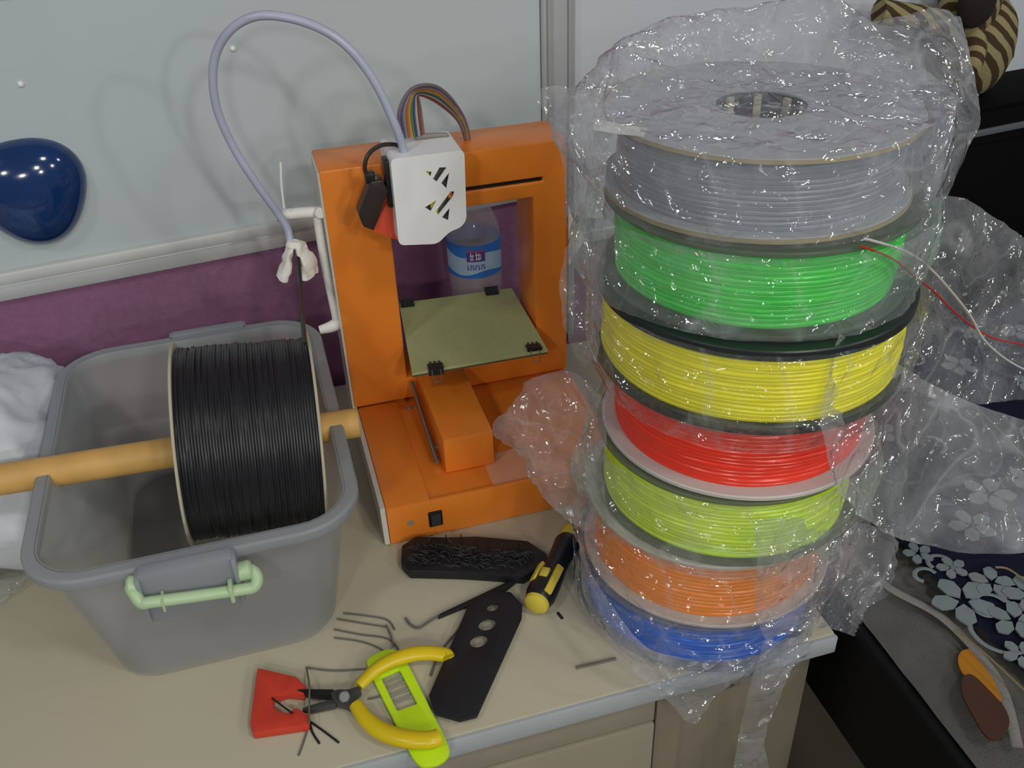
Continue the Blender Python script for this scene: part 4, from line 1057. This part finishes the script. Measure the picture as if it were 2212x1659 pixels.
# black bench beside the table
bn = thing('padded_bench', 'black padded bench standing against the right end of the table', 'bench', (.75, -.2, -.72))
b = BM(); box(b, .402, 1.4, -.85, .22, -.135, .004, .006, 3); obj('seat', b, 'bench', bn)
for x in (.45, 1.35):
    for y in (-.80, .17):
        b = BM(); box(b, x-.02, x+.02, y-.02, y+.02, -.72, -.135, .003); obj('leg', b, 'bench', bn)
# white canvas tote
tt = thing('canvas_tote', 'off-white canvas tote with orange and brown print lying on the black bench', 'bag', (.55, -.33, .005))
TOTE = [[(.405, .10, .010), (.410, -.05, .010), (.412, -.25, .0095), (.410, -.42, .0095), (.41, -.62, .009)],
        [(.455, .10, .020), (.455, -.05, .021), (.452, -.25, .021), (.455, -.42, .020), (.455, -.62, .018)],
        [(.52, .10, .022), (.52, -.05, .023), (.52, -.25, .022), (.525, -.42, .021), (.53, -.62, .02)],
        [(.70, .10, .020), (.70, -.05, .020), (.70, -.25, .020), (.70, -.42, .019), (.70, -.62, .018)]]
b = BM(); patch(b, TOTE, 50, 70, .003, 14, 31)
r_ = bmesh.ops.solidify(b, geom=b.faces[:], thickness=.003)
obj('canvas', b, 'tote', tt)
b = BM()
for dx in (0,):
    pts = [(.425+dx, -.10-.0, .0265), (.43+dx, -.17, .029), (.445+dx, -.24, .030), (.47+dx, -.29, .029), (.47+dx, -.36, .028), (.44+dx, -.42, .028)]
    tube(b, pts, .0045, 8, n=5, flat=.3)
obj('strap', b, 'tote', tt)
b = BM(); prism(b, round_poly(zp([(0.4565, -0.3251, 0.0280), (0.4729, -0.3239, 0.0280), (0.4775, -0.3480, 0.0280), (0.4694, -0.3761, 0.0280), (0.4561, -0.3827, 0.0280), (0.4499, -0.3649, 0.0280), (0.4448, -0.3427, 0.0280)]), .012), .0265, .0285); obj('orange_print', b, 'tote_orange', tt)
b = BM(); prism(b, round_poly(zp([(0.4432, -0.3485, 0.0280), (0.4537, -0.3482, 0.0280), (0.4561, -0.3866, 0.0280), (0.4480, -0.4029, 0.0280), (0.4256, -0.4118, 0.0280), (0.4212, -0.4036, 0.0280), (0.4302, -0.3635, 0.0280)]), .012), .0272, .0292); obj('brown_print', b, 'tote_brown', tt)

# navy floral cloth
fc = thing('floral_cloth', 'navy blue cloth with pale floral print folded on the black bench', 'cloth', (.72, -.2, .02))
CL = [[(.495, .14, .028), (.492, -.05, .034), (.490, -.20, .034), (.492, -.32, .033), (.497, -.45, .031), (.50, -.62, .030)],
      [(.60, .15, .040), (.60, -.05, .040), (.60, -.20, .041), (.60, -.32, .040), (.60, -.45, .039), (.60, -.62, .036)],
      [(.72, .15, .042), (.72, -.05, .043), (.72, -.20, .042), (.72, -.32, .042), (.72, -.45, .040), (.72, -.62, .036)],
      [(.95, .16, .040), (.95, -.05, .040), (.95, -.20, .038), (.95, -.32, .038), (.95, -.45, .036), (.95, -.62, .034)]]
b = BM(); patch(b, CL, 50, 70, .0018, 12, 41); bmesh.ops.solidify(b, geom=b.faces[:], thickness=.004); obj('cloth', b, 'navy', fc)
def cz(x, y): return .0445 - .008*max(0, (.60-x)/.11)
fl = BM()
def petal(cx, cy, ang, L, w):
    pts = [(0, 0), (L*.3, w*.5), (L*.75, w*.55), (L*.92, w*.25), (L, 0), (L*.88, -w*.3), (L*.7, -w*.55), (L*.3, -w*.5)]
    c_, s_ = math.cos(ang), math.sin(ang)
    q = [(cx + x*c_ - y*s_, cy + x*s_ + y*c_) for x, y in pts]
    z = max(cz(x, y) for x, y in q); prism(fl, q, z-.001, z+.0006)
def flower(cx, cy, r, n=5, a0=0.0):
    for k in range(n): petal(cx + .15*r*math.cos(a0+2*PI*k/n), cy + .15*r*math.sin(a0+2*PI*k/n), a0 + 2*PI*k/n, r, r*.62)
def swirl(cx, cy, r, a0, a1, w=.0022):
    pts = []
    for k in range(9):
        t = k/8; a = a0 + (a1-a0)*t; rr = r*(1-.45*t); x = cx + rr*math.cos(a); y = cy + rr*math.sin(a); pts.append((x, y, cz(x, y)))
    tube(fl, pts, w, 6, n=3, flat=.25)
flower(*(0.4939, -0.2816, 0.0450)[:2], .026, 5, .4)
flower(*(0.5316, -0.2723, 0.0450)[:2], .018, 5, 1.0)
flower(*(0.5109, -0.2431, 0.0450)[:2], .013, 5, .2)
flower(*(0.4938, -0.2153, 0.0400)[:2], .013, 5, .2)
flower(*(0.5200, -0.3167, 0.0450)[:2], .020, 5, .9)
flower(*(0.5534, -0.2980, 0.0450)[:2], .022, 5, .1)
swirl(*(0.5067, -0.3238, 0.0450)[:2], .032, 2.2, 6.6); swirl(*(0.5100, -0.2959, 0.0450)[:2], .018, 0, 4.5); swirl(*(0.5025, -0.2337, 0.0450)[:2], .014, -1, 3.5)
swirl(*(0.5415, -0.2941, 0.0450)[:2], .016, 1, 5.5); swirl(*(0.4809, -0.2430, 0.0420)[:2], .012, 0, 4)
flower(*(0.4999, -0.3491, 0.0450)[:2], .014, 5, .5)
rng = random.Random(5); used_ = [(0.4939, -0.2816, 0.0450), (0.5316, -0.2723, 0.0450), (0.5200, -0.3167, 0.0450), (0.5534, -0.2980, 0.0450), (0.5067, -0.3238, 0.0450)]
for k in range(400):
    x, y = rng.uniform(.56, .92), rng.uniform(-.58, .11)
    if len(used_) > 46: break
    if any((x-u[0])**2 + (y-u[1])**2 < .052**2 for u in used_): continue
    used_.append((x, y, 0))
    if rng.random() < .6: flower(x, y, rng.uniform(.013, .024), 5, rng.uniform(0, 6))
    else: swirl(x, y, rng.uniform(.014, .024), rng.uniform(0, 6), rng.uniform(7, 11))
obj('floral_print', fl, 'print_white', fc, kind='stuff')
b = BM(); tube(b, [(0.4627, -0.3086, 0.0380), (0.4686, -0.3371, 0.0400), (0.4732, -0.3832, 0.0410), (0.4789, -0.4319, 0.0410)], .0012, 6, flat=.5); obj('piping', b, 'piping', fc)
b = BM(); tube(b, [(0.5429, -0.2612, 0.0460), (0.5531, -0.2677, 0.0460), (0.5586, -0.2916, 0.0460), (0.5711, -0.3343, 0.0460)], .0014, 6, flat=.5); obj('piping', b, 'piping', fc)
b = BM(); tube(b, [(0.6989, -0.0462, 0.0460), (0.6937, -0.0874, 0.0460), (0.6869, -0.1298, 0.0460), (0.6853, -0.1910, 0.0460)], .0012, 6, flat=.5); obj('piping', b, 'piping', fc)
